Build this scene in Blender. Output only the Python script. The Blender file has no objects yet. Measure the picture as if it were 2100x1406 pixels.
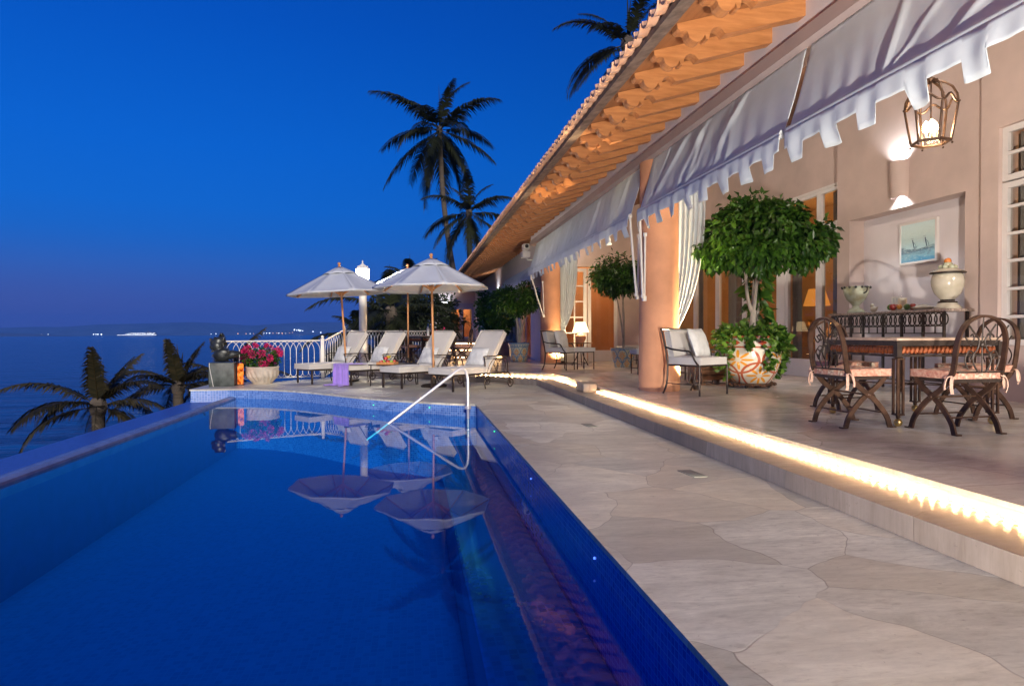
import bpy, math, random
import numpy as np
from mathutils import Vector, Matrix
R = math.radians
PI = math.pi
sc = bpy.context.scene
col = sc.collection
rnd = random.Random(7)

# ------------------------------------------------------------------ camera
cam_d = bpy.data.cameras.new('camera')
cam = bpy.data.objects.new('camera', cam_d)
col.objects.link(cam)
cam_d.sensor_width = 36
cam_d.lens = 1300 / 2100 * 36
cam_d.clip_start = 0.05
cam_d.clip_end = 60000
cam.location = (0, 0, 1.05)
yaw = math.atan2(205, 1300)
pit = -math.atan2(20, 1300)
fwd = Vector((math.sin(yaw) * math.cos(pit), math.cos(yaw) * math.cos(pit), math.sin(pit)))
r0 = Vector((math.cos(yaw), -math.sin(yaw), 0))
u0 = r0.cross(fwd)
ro = R(0.25)
rv = math.cos(ro) * r0 - math.sin(ro) * u0
uv_ = math.cos(ro) * u0 + math.sin(ro) * r0
cam.matrix_world = Matrix(((rv.x, uv_.x, -fwd.x, 0), (rv.y, uv_.y, -fwd.y, 0), (rv.z, uv_.z, -fwd.z, 1.05), (0, 0, 0, 1)))
sc.camera = cam

# ------------------------------------------------------------------ world: blue hour sky
SUN_EL = R(17.5)
SUN_AZ = R(179.5)            # measured like sun_rotation
w = bpy.data.worlds.new('World')
sc.world = w
w.use_nodes = True
nt = w.node_tree
nt.nodes.clear()
N = nt.nodes.new
out = N('ShaderNodeOutputWorld')
tc = N('ShaderNodeTexCoord')
sep = N('ShaderNodeSeparateXYZ')
nt.links.new(tc.outputs['Generated'], sep.inputs[0])
ramp = N('ShaderNodeValToRGB')
nt.links.new(sep.outputs['Z'], ramp.inputs['Fac'])
els = ramp.color_ramp.elements
stops = [(0.0, (.030, .085, .36)), (.035, (.016, .098, .43)), (.09, (.012, .130, .55)), (.18, (.0025, .140, .66)), (.26, (.0008, .128, .66)),
         (.42, (.0001, .088, .55)), (.62, (.0001, .052, .39)), (1.0, (.0001, .026, .25))]
els[0].position = 0; els[0].color = (*stops[0][1], 1)
els[1].position = 1; els[1].color = (*stops[-1][1], 1)
for p, c in stops[1:-1]:
    e = els.new(p); e.color = (*c, 1)
# last afterglow, low over the sea to the left
dotn = N('ShaderNodeVectorMath'); dotn.operation = 'DOT_PRODUCT'
nt.links.new(tc.outputs['Generated'], dotn.inputs[0])
dotn.inputs[1].default_value = Vector((-.80, .60, 0)).normalized()
mr = N('ShaderNodeMapRange'); mr.interpolation_type = 'SMOOTHSTEP'
nt.links.new(dotn.outputs['Value'], mr.inputs['Value'])
mr.inputs['From Min'].default_value = .35; mr.inputs['From Max'].default_value = 1
mz = N('ShaderNodeMapRange'); mz.interpolation_type = 'SMOOTHSTEP'
nt.links.new(sep.outputs['Z'], mz.inputs['Value'])
mz.inputs['From Min'].default_value = .15; mz.inputs['From Max'].default_value = -.02
mul = N('ShaderNodeMath'); mul.operation = 'MULTIPLY'
nt.links.new(mr.outputs[0], mul.inputs[0]); nt.links.new(mz.outputs[0], mul.inputs[1])
mix = N('ShaderNodeMixRGB'); mix.blend_type = 'MIX'
nt.links.new(mul.outputs[0], mix.inputs['Fac'])
az_ = N('ShaderNodeMapRange'); az_.interpolation_type = 'SMOOTHSTEP'
nt.links.new(dotn.outputs['Value'], az_.inputs['Value'])
az_.inputs['From Min'].default_value = -.2; az_.inputs['From Max'].default_value = 1
az_.inputs['To Min'].default_value = .62; az_.inputs['To Max'].default_value = 1.0
azm = N('ShaderNodeVectorMath'); azm.operation = 'SCALE'
nt.links.new(ramp.outputs['Color'], azm.inputs[0]); nt.links.new(az_.outputs[0], azm.inputs['Scale'])
nt.links.new(azm.outputs[0], mix.inputs[1])
mix.inputs[2].default_value = (.085, .098, .35, 1)
bg = N('ShaderNodeBackground')
bg.inputs['Strength'].default_value = 1.0
nt.links.new(mix.outputs[0], bg.inputs['Color'])
sky = N('ShaderNodeTexSky'); sky.sky_type = 'NISHITA'; sky.sun_disc = False
sky.sun_elevation = R(-3); sky.sun_rotation = R(-50)
bg2 = N('ShaderNodeBackground'); bg2.inputs['Strength'].default_value = .012
nt.links.new(sky.outputs[0], bg2.inputs['Color'])
addn = N('ShaderNodeAddShader')
nt.links.new(bg.outputs[0], addn.inputs[0]); nt.links.new(bg2.outputs[0], addn.inputs[1])
nt.links.new(addn.outputs[0], out.inputs['Surface'])

sun_d = bpy.data.lights.new('sun', 'SUN')
sun_d.energy = 3.3
sun_d.angle = R(8)
sun_d.color = (1, .90, .80)
sun = bpy.data.objects.new('sun', sun_d)
col.objects.link(sun)
sd = Vector((math.sin(SUN_AZ) * math.cos(SUN_EL), math.cos(SUN_AZ) * math.cos(SUN_EL), math.sin(SUN_EL)))
sun.rotation_euler = sd.to_track_quat('Z', 'Y').to_euler()
sun.location = sd * 40

sc.view_settings.view_transform = 'Standard'
sc.view_settings.look = 'None'
sc.view_settings.exposure = 0
sc.view_settings.gamma = 1
sc.render.engine = 'CYCLES'
cy = sc.cycles
cy.use_denoising = True
cy.max_bounces = 7
cy.diffuse_bounces = 4
cy.glossy_bounces = 4
cy.transmission_bounces = 6
cy.transparent_max_bounces = 24
cy.caustics_reflective = False
cy.caustics_refractive = False
cy.sample_clamp_indirect = 4

# ------------------------------------------------------------------ helpers
class MB:
    def __init__(s):
        s.v = []; s.f = []
    def add(s, v, f):
        o = len(s.v)
        s.v.extend([tuple(p) for p in v])
        s.f.extend([tuple(i + o for i in q) for q in f])
        return s
    def box(s, c, d, rz=0, M=None):
        x, y, z = d[0] / 2, d[1] / 2, d[2] / 2
        vs = [Vector((i * x, j * y, k * z)) for k in (-1, 1) for j in (-1, 1) for i in (-1, 1)]
        if M is not None: vs = [M @ p for p in vs]
        if rz: 
            q = Matrix.Rotation(rz, 3, 'Z'); vs = [q @ p for p in vs]
        c = Vector(c)
        return s.add([p + c for p in vs], [(0, 2, 3, 1), (4, 5, 7, 6), (0, 1, 5, 4), (1, 3, 7, 5), (3, 2, 6, 7), (2, 0, 4, 6)])
    def rbox(s, c, d, b, rz=0, M=None):
        """box with rounded (bevelled) edges: a stack of inset rings"""
        x, y, z = d[0] / 2, d[1] / 2, d[2] / 2
        def ring(ins, zz):
            pts = []
            k = max(b - ins, 1e-4)
            for cx, cy, a0 in ((x - b, y - b, 0), (-(x - b), y - b, 90), (-(x - b), -(y - b), 180), (x - b, -(y - b), 270)):
                for a in (0, 45, 90):
                    t = R(a0 + a)
                    pts.append(Vector((cx + k * math.cos(t), cy + k * math.sin(t), zz)))
            return pts
        rings = [ring(b, -z), ring(b * .3, -z + b * .3), ring(0, -z + b), ring(0, z - b), ring(b * .3, z - b * .3), ring(b, z)]
        vs = [p for r in rings for p in r]
        if M is not None: vs = [M @ p for p in vs]
        if rz:
            q = Matrix.Rotation(rz, 3, 'Z'); vs = [q @ p for p in vs]
        n = 12
        fs = [tuple(range(n))[::-1], tuple(range(5 * n, 6 * n))]
        for k in range(5):
            for i in range(n):
                fs.append((k * n + i, k * n + (i + 1) % n, (k + 1) * n + (i + 1) % n, (k + 1) * n + i))
        c = Vector(c)
        return s.add([p + c for p in vs], fs)
    def tube(s, pts, r, n=8, closed=False, flat=None):
        P = [Vector(p) for p in pts]
        m = len(P)
        rs = r if isinstance(r, (list, tuple)) else [r] * m
        tan = []
        for i in range(m):
            if closed: t = P[(i + 1) % m] - P[i - 1]
            elif i == 0: t = P[1] - P[0]
            elif i == m - 1: t = P[-1] - P[-2]
            else: t = (P[i + 1] - P[i]).normalized() + (P[i] - P[i - 1]).normalized()
            tan.append(t.normalized())
        up = Vector((0, 0, 1)) if abs(tan[0].z) < .9 else Vector((1, 0, 0))
        nrm = (up - tan[0] * up.dot(tan[0])).normalized()
        vs = []
        for i in range(m):
            nrm = nrm - tan[i] * nrm.dot(tan[i])
            if nrm.length < 1e-6: nrm = tan[i].orthogonal()
            nrm.normalize()
            b = tan[i].cross(nrm)
            for k in range(n):
                a = 2 * PI * (k + .5) / n
                if flat: vs.append(P[i] + nrm * math.cos(a) * flat[0] * 1.414 + b * math.sin(a) * flat[1] * 1.414)
                else: vs.append(P[i] + (nrm * math.cos(a) + b * math.sin(a)) * rs[i])
        fs = []
        for i in range(m if closed else m - 1):
            j = (i + 1) % m
            for k in range(n):
                fs.append((i * n + k, i * n + (k + 1) % n, j * n + (k + 1) % n, j * n + k))
        if not closed:
            fs.append(tuple(range(n))[::-1]); fs.append(tuple(range((m - 1) * n, m * n)))
        return s.add(vs, fs)
    def lathe(s, prof, c=(0, 0, 0), n=24, M=None):
        vs = []; idx = []
        for r, z in prof:
            if r < 1e-5:
                idx.append([len(vs)]); vs.append(Vector((0, 0, z)))
            else:
                idx.append(list(range(len(vs), len(vs) + n)))
                vs += [Vector((r * math.cos(2 * PI * k / n), r * math.sin(2 * PI * k / n), z)) for k in range(n)]
        fs = []
        for a, b in zip(idx, idx[1:]):
            if len(a) == 1 and len(b) == 1: continue
            for k in range(n):
                k2 = (k + 1) % n
                if len(a) == 1: fs.append((a[0], b[k2], b[k]))
                elif len(b) == 1: fs.append((a[k], a[k2], b[0]))
                else: fs.append((a[k], a[k2], b[k2], b[k]))
        if M is not None: vs = [M @ p for p in vs]
        c = Vector(c)
        return s.add([p + c for p in vs], fs)
    def sphere(s, c, r, n=10, sc_=(1, 1, 1)):
        prof = [(r * math.cos(a), r * math.sin(a)) for a in [(-.5 + i / (n // 2 + 2)) * PI for i in range(n // 2 + 3)]]
        prof[0] = (0, -r); prof[-1] = (0, r)
        return s.lathe(prof, c, n, Matrix.Diagonal(Vector(sc_)))
    def cushion(s, c, d, M=None, seed=0, e=7, sag=.012):
        """soft box cushion with crowned faces, a few dents and piping round its edges"""
        rr_ = random.Random(seed)
        dents = [(rr_.uniform(-.8, .8), rr_.uniform(-.8, .8), rr_.uniform(.15, .4), rr_.uniform(-1, .5)) for _ in range(7)]
        c = Vector(c); n = 20
        T_ = (lambda p: (M @ p) + c) if M is not None else (lambda p: p + c)
        def warp(q): return math.copysign(abs(q) ** .6, q)
        for sg in (-1, 1):
            def f(u, v):
                a, b = warp(u * 2 - 1), warp(v * 2 - 1)
                th = ((1 - abs(a) ** e) * (1 - abs(b) ** e)) ** .42 if abs(a) < 1 and abs(b) < 1 else 0
                z = d[2] / 2 * (.12 + .88 * th) * .92 + .014 * (1 - a * a) * (1 - b * b)
                for da, db, dw, am in dents: z += sag * am * math.exp(-((a - da) ** 2 + (b - db) ** 2) / dw ** 2) * th
                return T_(Vector((a * d[0] / 2, b * d[1] / 2, sg * z)))
            s.grid(f, n, n)
        # seam band and piping
        k = .30
        loop = []
        for cx, cy_, a0 in ((1, 1, 0), (-1, 1, 90), (-1, -1, 180), (1, -1, 270)):
            for a in (0, 30, 60, 90):
                t_ = R(a0 + a); r_ = .022
                loop.append(Vector((cx * (d[0] / 2 - r_) + r_ * math.cos(t_), cy_ * (d[1] / 2 - r_) + r_ * math.sin(t_), 0)))
        for zz in (-1, 1):
            s.tube([T_(p + Vector((0, 0, zz * d[2] * .40))) for p in loop], .0045, 5, closed=True)
        m_ = len(loop); o = [T_(p * .995 + Vector((0, 0, -d[2] * .42))) for p in loop] + [T_(p * .995 + Vector((0, 0, d[2] * .42))) for p in loop]
        s.add(o, [(i, (i + 1) % m_, m_ + (i + 1) % m_, m_ + i) for i in range(m_)])
        return s
    def extrude(s, poly, vec):
        n = len(poly); vec = Vector(vec)
        vs = [Vector(p) for p in poly] + [Vector(p) + vec for p in poly]
        fs = [tuple(range(n))[::-1], tuple(range(n, 2 * n))]
        fs += [(i, (i + 1) % n, n + (i + 1) % n, n + i) for i in range(n)]
        return s.add(vs, fs)
    def slab(s, poly, z0, z1):
        return s.extrude([(x, y, z0) for x, y in poly], (0, 0, z1 - z0))
    def grid(s, fn, nu, nv):
        vs = [fn(i / nu, j / nv) for j in range(nv + 1) for i in range(nu + 1)]
        fs = [(j * (nu + 1) + i, j * (nu + 1) + i + 1, (j + 1) * (nu + 1) + i + 1, (j + 1) * (nu + 1) + i) for j in range(nv) for i in range(nu)]
        return s.add(vs, fs)
    def build(s, name, m, parent=None, smooth=True, ang=38, fix=True):
        me = bpy.data.meshes.new(name)
        me.from_pydata([tuple(p) for p in s.v], [], s.f)
        if fix and len(s.f) < 60000:
            import bmesh
            bm = bmesh.new(); bm.from_mesh(me)
            bmesh.ops.recalc_face_normals(bm, faces=bm.faces)
            bm.to_mesh(me); bm.free()
        if smooth:
            me.shade_smooth()
            me.set_sharp_from_angle(angle=R(ang))
        me.update()
        me.materials.append(m)
        o = bpy.data.objects.new(name, me)
        col.objects.link(o)
        if parent is not None: o.parent = parent
        return o

def tag(o, label=None, cat=None, group=None, kind=None):
    if label: o['label'] = label
    if cat: o['category'] = cat
    if group: o['group'] = group
    if kind: o['kind'] = kind
    return o
def thing(name, label, cat, loc=(0, 0, 0), rz=0, group=None):
    o = bpy.data.objects.new(name, None)
    o.empty_display_size = .1
    col.objects.link(o)
    o.location = loc; o.rotation_euler = (0, 0, rz)
    return tag(o, label, cat, group)
def dup(o, loc=None, rz=None, label=None, parent=None, group=None):
    c = o.copy(); col.objects.link(c)
    if parent is not None: c.parent = parent
    for ch in list(o.children): dup(ch, parent=c)
    if loc is not None: c.location = loc
    if rz is not None: c.rotation_euler = (0, 0, rz)
    if label: c['label'] = label
    if group: c['group'] = group
    return c
def struct(mb, name, m, **k):
    o = mb.build(name, m, **k); o['kind'] = 'structure'; return o
def lamp(name, kind, loc, energy, color, parent=None, radius=.03, target=None, spot=None, blend=.5):
    d = bpy.data.lights.new(name, kind)
    d.energy = energy; d.color = color
    d.shadow_soft_size = radius
    if kind == 'SPOT':
        d.spot_size = R(spot); d.spot_blend = blend
    o = bpy.data.objects.new(name, d)
    col.objects.link(o)
    o.location = loc
    if target is not None:
        o.rotation_euler = (Vector(loc) - Vector(target)).to_track_quat('Z', 'Y').to_euler()
    if parent is not None: o.parent = parent
    return o

# ------------------------------------------------------------------ materials
class NT:
    def __init__(s, name):
        s.m = bpy.data.materials.new(name); s.m.use_nodes = True
        s.t = s.m.node_tree; s.t.nodes.clear()
        s.out = s.n('OutputMaterial')
    def n(s, t, **k):
        q = s.t.nodes.new('ShaderNode' + t)
        for a, b in k.items(): setattr(q, a, b)
        return q
    def l(s, a, b): s.t.links.new(a, b)
    def bsdf(s, **k):
        b = s.n('BsdfPrincipled')
        for a, v in k.items(): b.inputs[a.replace('_', ' ')].default_value = v
        s.l(b.outputs[0], s.out.inputs['Surface'])
        return b
    def coord(s, scale=(1, 1, 1), kind='Object'):
        t = s.n('TexCoord'); mp = s.n('Mapping')
        s.l(t.outputs[kind], mp.inputs[0]); mp.inputs['Scale'].default_value = scale
        return mp.outputs[0]
    def noise(s, vec, scale, detail=4, rough=.55, dist=0):
        q = s.n('TexNoise'); q.inputs['Scale'].default_value = scale
        q.inputs['Detail'].default_value = detail; q.inputs['Roughness'].default_value = rough
        q.inputs['Distortion'].default_value = dist
        s.l(vec, q.inputs['Vector']); return q.outputs['Fac']
    def rampc(s, fac, stops):
        q = s.n('ValToRGB'); s.l(fac, q.inputs[0])
        e = q.color_ramp.elements
        e[0].position = stops[0][0]; e[0].color = (*stops[0][1], 1)
        e[1].position = stops[-1][0]; e[1].color = (*stops[-1][1], 1)
        for p, c in stops[1:-1]:
            x = e.new(p); x.color = (*c, 1)
        return q.outputs['Color']
    def mixc(s, fac, a, b, mode='MIX'):
        q = s.n('MixRGB', blend_type=mode)
        for i, v in ((0, fac), (1, a), (2, b)):
            if hasattr(v, 'is_linked'): s.l(v, q.inputs[i])
            elif i == 0: q.inputs[0].default_value = v
            else: q.inputs[i].default_value = (*v, 1)
        return q.outputs[0]
    def math(s, op, a, b=0.0, c=None):
        q = s.n('Math', operation=op)
        for i, v in ((0, a), (1, b), (2, c)):
            if v is None: continue
            if hasattr(v, 'is_linked'): s.l(v, q.inputs[i])
            else: q.inputs[i].default_value = v
        return q.outputs[0]
    def bump(s, h, b, strength=.3, dist=.01):
        q = s.n('Bump'); q.inputs['Strength'].default_value = strength; q.inputs['Distance'].default_value = dist
        s.l(h, q.inputs['Height']); s.l(q.outputs[0], b.inputs['Normal'])
        return q

def mat(name, c, rough=.6, metal=0, var=.15, vs=6, bump=0, bs=60, stretch=(1, 1, 1), spec=.5, sheen=0, trans=0, c2=None, coat=0):
    t = NT(name); b = t.bsdf(Roughness=rough, Metallic=metal)
    b.inputs['Specular IOR Level'].default_value = spec
    if coat: b.inputs['Coat Weight'].default_value = coat
    if sheen: b.inputs['Sheen Weight'].default_value = sheen
    v = t.coord(stretch)
    f = t.noise(v, vs, 5)
    hi = c2 if c2 else tuple(min(1, x * (1 + var)) for x in c)
    lo = c if c2 else tuple(x * (1 - var) for x in c)
    t.l(t.rampc(f, [(.3, lo), (.7, hi)]), b.inputs['Base Color'])
    if bump:
        t.bump(t.noise(v, bs, 3), b, bump, .004)
    return t.m
def emit(name, c, s):
    t = NT(name); e = t.n('Emission'); e.inputs[0].default_value = (*c, 1); e.inputs[1].default_value = s
    t.l(e.outputs[0], t.out.inputs['Surface']); return t.m
def leafmat(name, lo, hi, rough=.45, trans=.25, spec=.4):
    t = NT(name)
    g = t.n('NewGeometry')
    c = t.rampc(g.outputs['Random Per Island'], [(0, lo), (.6, tuple((a + b) / 2 for a, b in zip(lo, hi))), (1, hi)])
    b = t.n('BsdfPrincipled'); b.inputs['Roughness'].default_value = rough
    b.inputs['Specular IOR Level'].default_value = spec
    t.l(c, b.inputs['Base Color'])
    tr = t.n('BsdfTranslucent'); t.l(c, tr.inputs[0])
    mx = t.n('MixShader'); mx.inputs[0].default_value = trans
    t.l(b.outputs[0], mx.inputs[1]); t.l(tr.outputs[0], mx.inputs[2])
    t.l(mx.outputs[0], t.out.inputs['Surface'])
    return t.m

def stone(name, base, rough, cell=.9, joint=.5, spec=.4, tint=.12, bumps=.25):
    """irregular slabs of cream marble with fine joints and long veins"""
    t = NT(name); b = t.bsdf(Roughness=rough); b.inputs['Specular IOR Level'].default_value = spec
    co = t.coord()
    nz = t.n('TexNoise'); nz.inputs['Scale'].default_value = 1.3; nz.inputs['Detail'].default_value = 3; t.l(co, nz.inputs['Vector'])
    vm = t.n('VectorMath', operation='MULTIPLY_ADD'); t.l(nz.outputs['Color'], vm.inputs[0])
    vm.inputs[1].default_value = (.42, .42, 0); t.l(co, vm.inputs[2])
    vo = t.n('TexVoronoi', feature='DISTANCE_TO_EDGE', voronoi_dimensions='2D'); vo.inputs['Scale'].default_value = 1 / cell
    t.l(vm.outputs[0], vo.inputs['Vector'])
    vc = t.n('TexVoronoi', feature='F1', voronoi_dimensions='2D'); vc.inputs['Scale'].default_value = 1 / cell
    t.l(vm.outputs[0], vc.inputs['Vector'])
    jm = t.n('MapRange'); t.l(vo.outputs['Distance'], jm.inputs[0])
    jm.inputs['From Min'].default_value = .0015; jm.inputs['From Max'].default_value = .0075
    brk = t.noise(co, 1.7, 3)
    bm = t.n('MapRange'); t.l(brk, bm.inputs[0]); bm.inputs['From Min'].default_value = .30; bm.inputs['From Max'].default_value = .50
    jf = t.math('MULTIPLY', t.math('SUBTRACT', 1.0, jm.outputs[0]), bm.outputs[0])
    # veins: noise stretched along a direction that changes from slab to slab
    sepc = t.n('SeparateColor'); t.l(vc.outputs['Color'], sepc.inputs[0])
    vs_ = []
    for rot, scl in ((14, (1.0, 5.0, 1)), (-38, (1.2, 3.6, 1)), (62, (1.1, 4.2, 1))):
        mp = t.n('Mapping'); t.l(co, mp.inputs[0]); mp.inputs['Scale'].default_value = scl; mp.inputs['Rotation'].default_value = (0, 0, R(rot))
        vs_.append(t.noise(mp.outputs[0], 1.5, 9, .68, .8))
    vn = t.mixc(t.math('GREATER_THAN', sepc.outputs[1], .45), vs_[0], vs_[1])
    vn = t.mixc(t.math('GREATER_THAN', sepc.outputs[1], .75), vn, vs_[2])
    patch = t.noise(co, 1.1, 6, .62)
    sp = t.noise(co, 26, 5, .7)
    c = t.rampc(vn, [(.28, tuple(x * .60 for x in base)), (.42, tuple(x * .88 for x in base)), (.52, base), (.70, tuple(min(1, x * 1.28) for x in base))])
    fmp = t.n('Mapping'); t.l(co, fmp.inputs[0]); fmp.inputs['Scale'].default_value = (5, 17, 1); fmp.inputs['Rotation'].default_value = (0, 0, R(10))
    fine = t.noise(fmp.outputs[0], 2.2, 8, .75, .6)
    c = t.mixc(1.0, c, t.rampc(fine, [(.30, (.62, .60, .58)), (.46, (.94, .93, .92)), (.70, (1.16, 1.15, 1.13))]), 'MULTIPLY')
    c = t.mixc(t.math('MULTIPLY', sepc.outputs[0], tint * 4), c, tuple(x * y for x, y in zip(base, (1.02, .84, .62))))
    val = t.n('MapRange'); t.l(sepc.outputs[2], val.inputs[0]); val.inputs['To Min'].default_value = .80; val.inputs['To Max'].default_value = 1.16
    c = t.mixc(1.0, c, val.outputs[0], 'MULTIPLY')
    pm = t.n('MapRange'); t.l(patch, pm.inputs[0]); pm.inputs['From Min'].default_value = .42; pm.inputs['From Max'].default_value = .72
    c = t.mixc(t.math('MULTIPLY', pm.outputs[0], .55), c, tuple(x * y for x, y in zip(base, (.60, .58, .60))))
    c = t.mixc(t.math('MULTIPLY', t.math('GREATER_THAN', sp, .66), .35), c, (.12, .10, .08))
    c = t.mixc(t.math('MULTIPLY', jf, joint), c, (.09, .065, .045))
    t.l(c, b.inputs['Base Color'])
    rg = t.n('MapRange'); t.l(t.noise(co, 3, 4), rg.inputs[0])
    rg.inputs['To Min'].default_value = max(.04, rough - .12); rg.inputs['To Max'].default_value = rough + .15
    t.l(rg.outputs[0], b.inputs['Roughness'])
    h = t.math('SUBTRACT', t.math('MULTIPLY', vn, .35), t.math('MULTIPLY', jf, .35))
    t.bump(h, b, bumps, .006)
    return t.m

def mosaic(name, c1, c2, grout, size, axes, rough=.15, spec=.6):
    t = NT(name); b = t.bsdf(Roughness=rough); b.inputs['Specular IOR Level'].default_value = spec
    co = t.coord()
    outs = []; fl = []
    for ax in axes:
        d = t.n('VectorMath', operation='DOT_PRODUCT'); t.l(co, d.inputs[0]); d.inputs[1].default_value = ax
        q = t.math('DIVIDE', d.outputs['Value'], size)
        fr = t.math('FRACT', q)
        outs.append(t.math('GREATER_THAN', t.math('ABSOLUTE', t.math('SUBTRACT', fr, .5)), .425))
        fl.append(t.math('FLOOR', q))
    g = t.math('MAXIMUM', outs[0], outs[1])
    cx = t.n('CombineXYZ'); t.l(fl[0], cx.inputs[0]); t.l(fl[1], cx.inputs[1])
    wn = t.n('TexWhiteNoise', noise_dimensions='2D'); t.l(cx.outputs[0], wn.inputs['Vector'])
    c = t.rampc(wn.outputs['Value'], [(0, c1), (1, c2)])
    c = t.mixc(g, c, grout)
    t.l(c, b.inputs['Base Color'])
    t.bump(t.math('SUBTRACT', 1.0, g), b, .3, .003)
    return t.m

def glass(name, tint=(1, 1, 1), refl=1.0, rough=0.0):
    t = NT(name)
    f = t.n('Fresnel'); f.inputs[0].default_value = 1.45
    a = t.n('BsdfTransparent'); a.inputs[0].default_value = (*tint, 1)
    g = t.n('BsdfGlossy'); g.inputs['Roughness'].default_value = rough
    gq = t.n('NewGeometry'); mx = t.n('MixShader'); t.l(t.math('MULTIPLY', t.math('MULTIPLY', f.outputs[0], refl), t.math('SUBTRACT', 1.0, gq.outputs['Backfacing'])), mx.inputs[0])
    t.l(a.outputs[0], mx.inputs[1]); t.l(g.outputs[0], mx.inputs[2]); t.l(mx.outputs[0], t.out.inputs['Surface'])
    return t.m

M = {}
M['plaster'] = mat('peach_plaster', (.60, .475, .43), .85, var=.17, vs=.9, bump=.35, bs=24, spec=.2)
M['plaster_white'] = mat('lavender_plaster', (.72, .66, .68), .85, var=.05, vs=1.5, bump=.12, bs=30, spec=.2)
M['terracotta_paint'] = mat('terracotta_column_paint', (.68, .33, .18), .7, var=.14, vs=2.2, bump=.15, bs=22, spec=.25)
M['beam'] = mat('mauve_beam_plaster', (.42, .33, .32), .85, var=.08, vs=2, bump=.15, bs=30, spec=.2)
M['wood'] = mat('stained_rafter_wood', (.36, .14, .045), .5, var=.3, vs=3, bump=.25, bs=18, stretch=(1.2, 9, 9), c2=(.54, .235, .085))
M['woodshade'] = mat('shaded_sheathing_boards', (.10, .038, .014), .7, var=.3, vs=3, stretch=(9, 1.2, 9), c2=(.17, .07, .03))  # rafter wood darkened, painting in the shade of the gaps
M['eavewood'] = mat('shaded_eave_boards', (.24, .095, .033), .6, var=.3, vs=3, stretch=(9, 1.2, 9), c2=(.34, .145, .055))  # mid-dark copy of the rafter wood, shade between rafters put in its colour
M['teak'] = mat('varnished_teak', (.48, .20, .07), .35, var=.2, vs=5, stretch=(6, 6, 1), c2=(.62, .30, .11))
def cloth(name, c, tr, var=.05):
    t = NT(name); v = t.coord()
    cc = t.rampc(t.noise(v, 3, 4), [(.3, tuple(x * (1 - var) for x in c)), (.7, tuple(x * (1 + var) for x in c))])
    b = t.n('BsdfPrincipled'); b.inputs['Roughness'].default_value = .85; b.inputs['Specular IOR Level'].default_value = .15
    t.l(cc, b.inputs['Base Color']); t.bump(t.noise(v, 140, 3), b, .12, .004)
    q = t.n('BsdfTranslucent'); t.l(cc, q.inputs[0])
    mx = t.n('MixShader'); mx.inputs[0].default_value = tr
    t.l(b.outputs[0], mx.inputs[1]); t.l(q.outputs[0], mx.inputs[2]); t.l(mx.outputs[0], t.out.inputs['Surface'])
    return t.m
M['canvas'] = cloth('white_awning_canvas', (.76, .82, .86), .35)
M['umb'] = mat('cream_umbrella_canvas', (.53, .56, .60), .85, var=.05, vs=4, bump=.12, bs=120, spec=.2)
M['cushion'] = mat('cream_cushion_cloth', (.56, .535, .50), .9, var=.05, vs=5, bump=.15, bs=140, spec=.15, sheen=.2)
M['pillow'] = mat('pale_damask_pillow', (.62, .63, .62), .8, var=.16, vs=9, bump=.2, bs=60, spec=.2)
M['iron'] = mat('dark_bronze_iron', (.045, .032, .025), .45, metal=.4, var=.35, vs=20, bump=.2, bs=70)
M['rust'] = mat('brown_patinated_iron', (.085, .045, .028), .42, metal=.5, var=.4, vs=14, bump=.2, bs=60)
M['steel'] = mat('brushed_steel', (.86, .85, .84), .28, metal=.55, var=.05)
M['whitemetal'] = mat('white_painted_metal', (.80, .77, .70), .45, var=.06, vs=8)
M['whitewood'] = mat('white_joinery_paint', (.74, .70, .68), .5, var=.04, vs=5)
M['palebluewood'] = mat('pale_blue_joinery_paint', (.42, .46, .62), .5, var=.06, vs=5)
M['marble_top'] = mat('speckled_granite_top', (.36, .28, .23), .2, var=.55, vs=40)
M['darkmarble'] = mat('veined_dark_green_marble', (.018, .024, .022), .5, var=.6, vs=7, c2=(.10, .12, .11))
M['bronze'] = mat('dark_bronze_sculpture', (.055, .06, .058), .38, metal=.55, var=.4, vs=5, bump=.4, bs=14)
M['terracotta'] = mat('terracotta_clay', (.46, .20, .11), .8, var=.25, vs=7, bump=.2, bs=40)
M['rooftile'] = mat('sun_bleached_roof_tile', (.50, .26, .16), .85, var=.3, vs=5, bump=.3, bs=30, c2=(.66, .42, .30))
M['mortar'] = mat('grey_brown_mortar', (.16, .12, .10), .95, var=.5, vs=9, bump=.5, bs=30)
M['stonepot'] = mat('cast_stone', (.52, .46, .38), .85, var=.18, vs=8, bump=.3, bs=50)
M['soil'] = mat('potting_soil', (.04, .028, .02), .95, var=.4, vs=30, bump=.5, bs=60)
M['bark'] = mat('grey_ficus_bark', (.36, .32, .27), .85, var=.3, vs=16, bump=.5, bs=40, stretch=(1, 1, .3))
M['palmbark'] = mat('ringed_palm_bark', (.10, .08, .06), .9, var=.4, vs=6, bump=.6, bs=10, stretch=(.2, .2, 3))
M['ficus'] = leafmat('ficus_leaf', (.016, .050, .009), (.065, .165, .016), .30, .22)
M['ivy'] = leafmat('pothos_leaf', (.03, .11, .012), (.17, .30, .04), .4, .3)
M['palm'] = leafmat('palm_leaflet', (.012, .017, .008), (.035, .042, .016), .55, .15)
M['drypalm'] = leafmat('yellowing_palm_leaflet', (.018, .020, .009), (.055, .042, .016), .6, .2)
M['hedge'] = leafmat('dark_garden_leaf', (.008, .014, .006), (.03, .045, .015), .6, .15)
M['bract'] = leafmat('magenta_bougainvillea_bract', (.50, .012, .11), (.85, .05, .22), .6, .3)
M['ceramic'] = mat('crackled_cream_ceramic', (.62, .57, .46), .18, var=.18, vs=7, c2=(.50, .45, .34), coat=.4)
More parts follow.
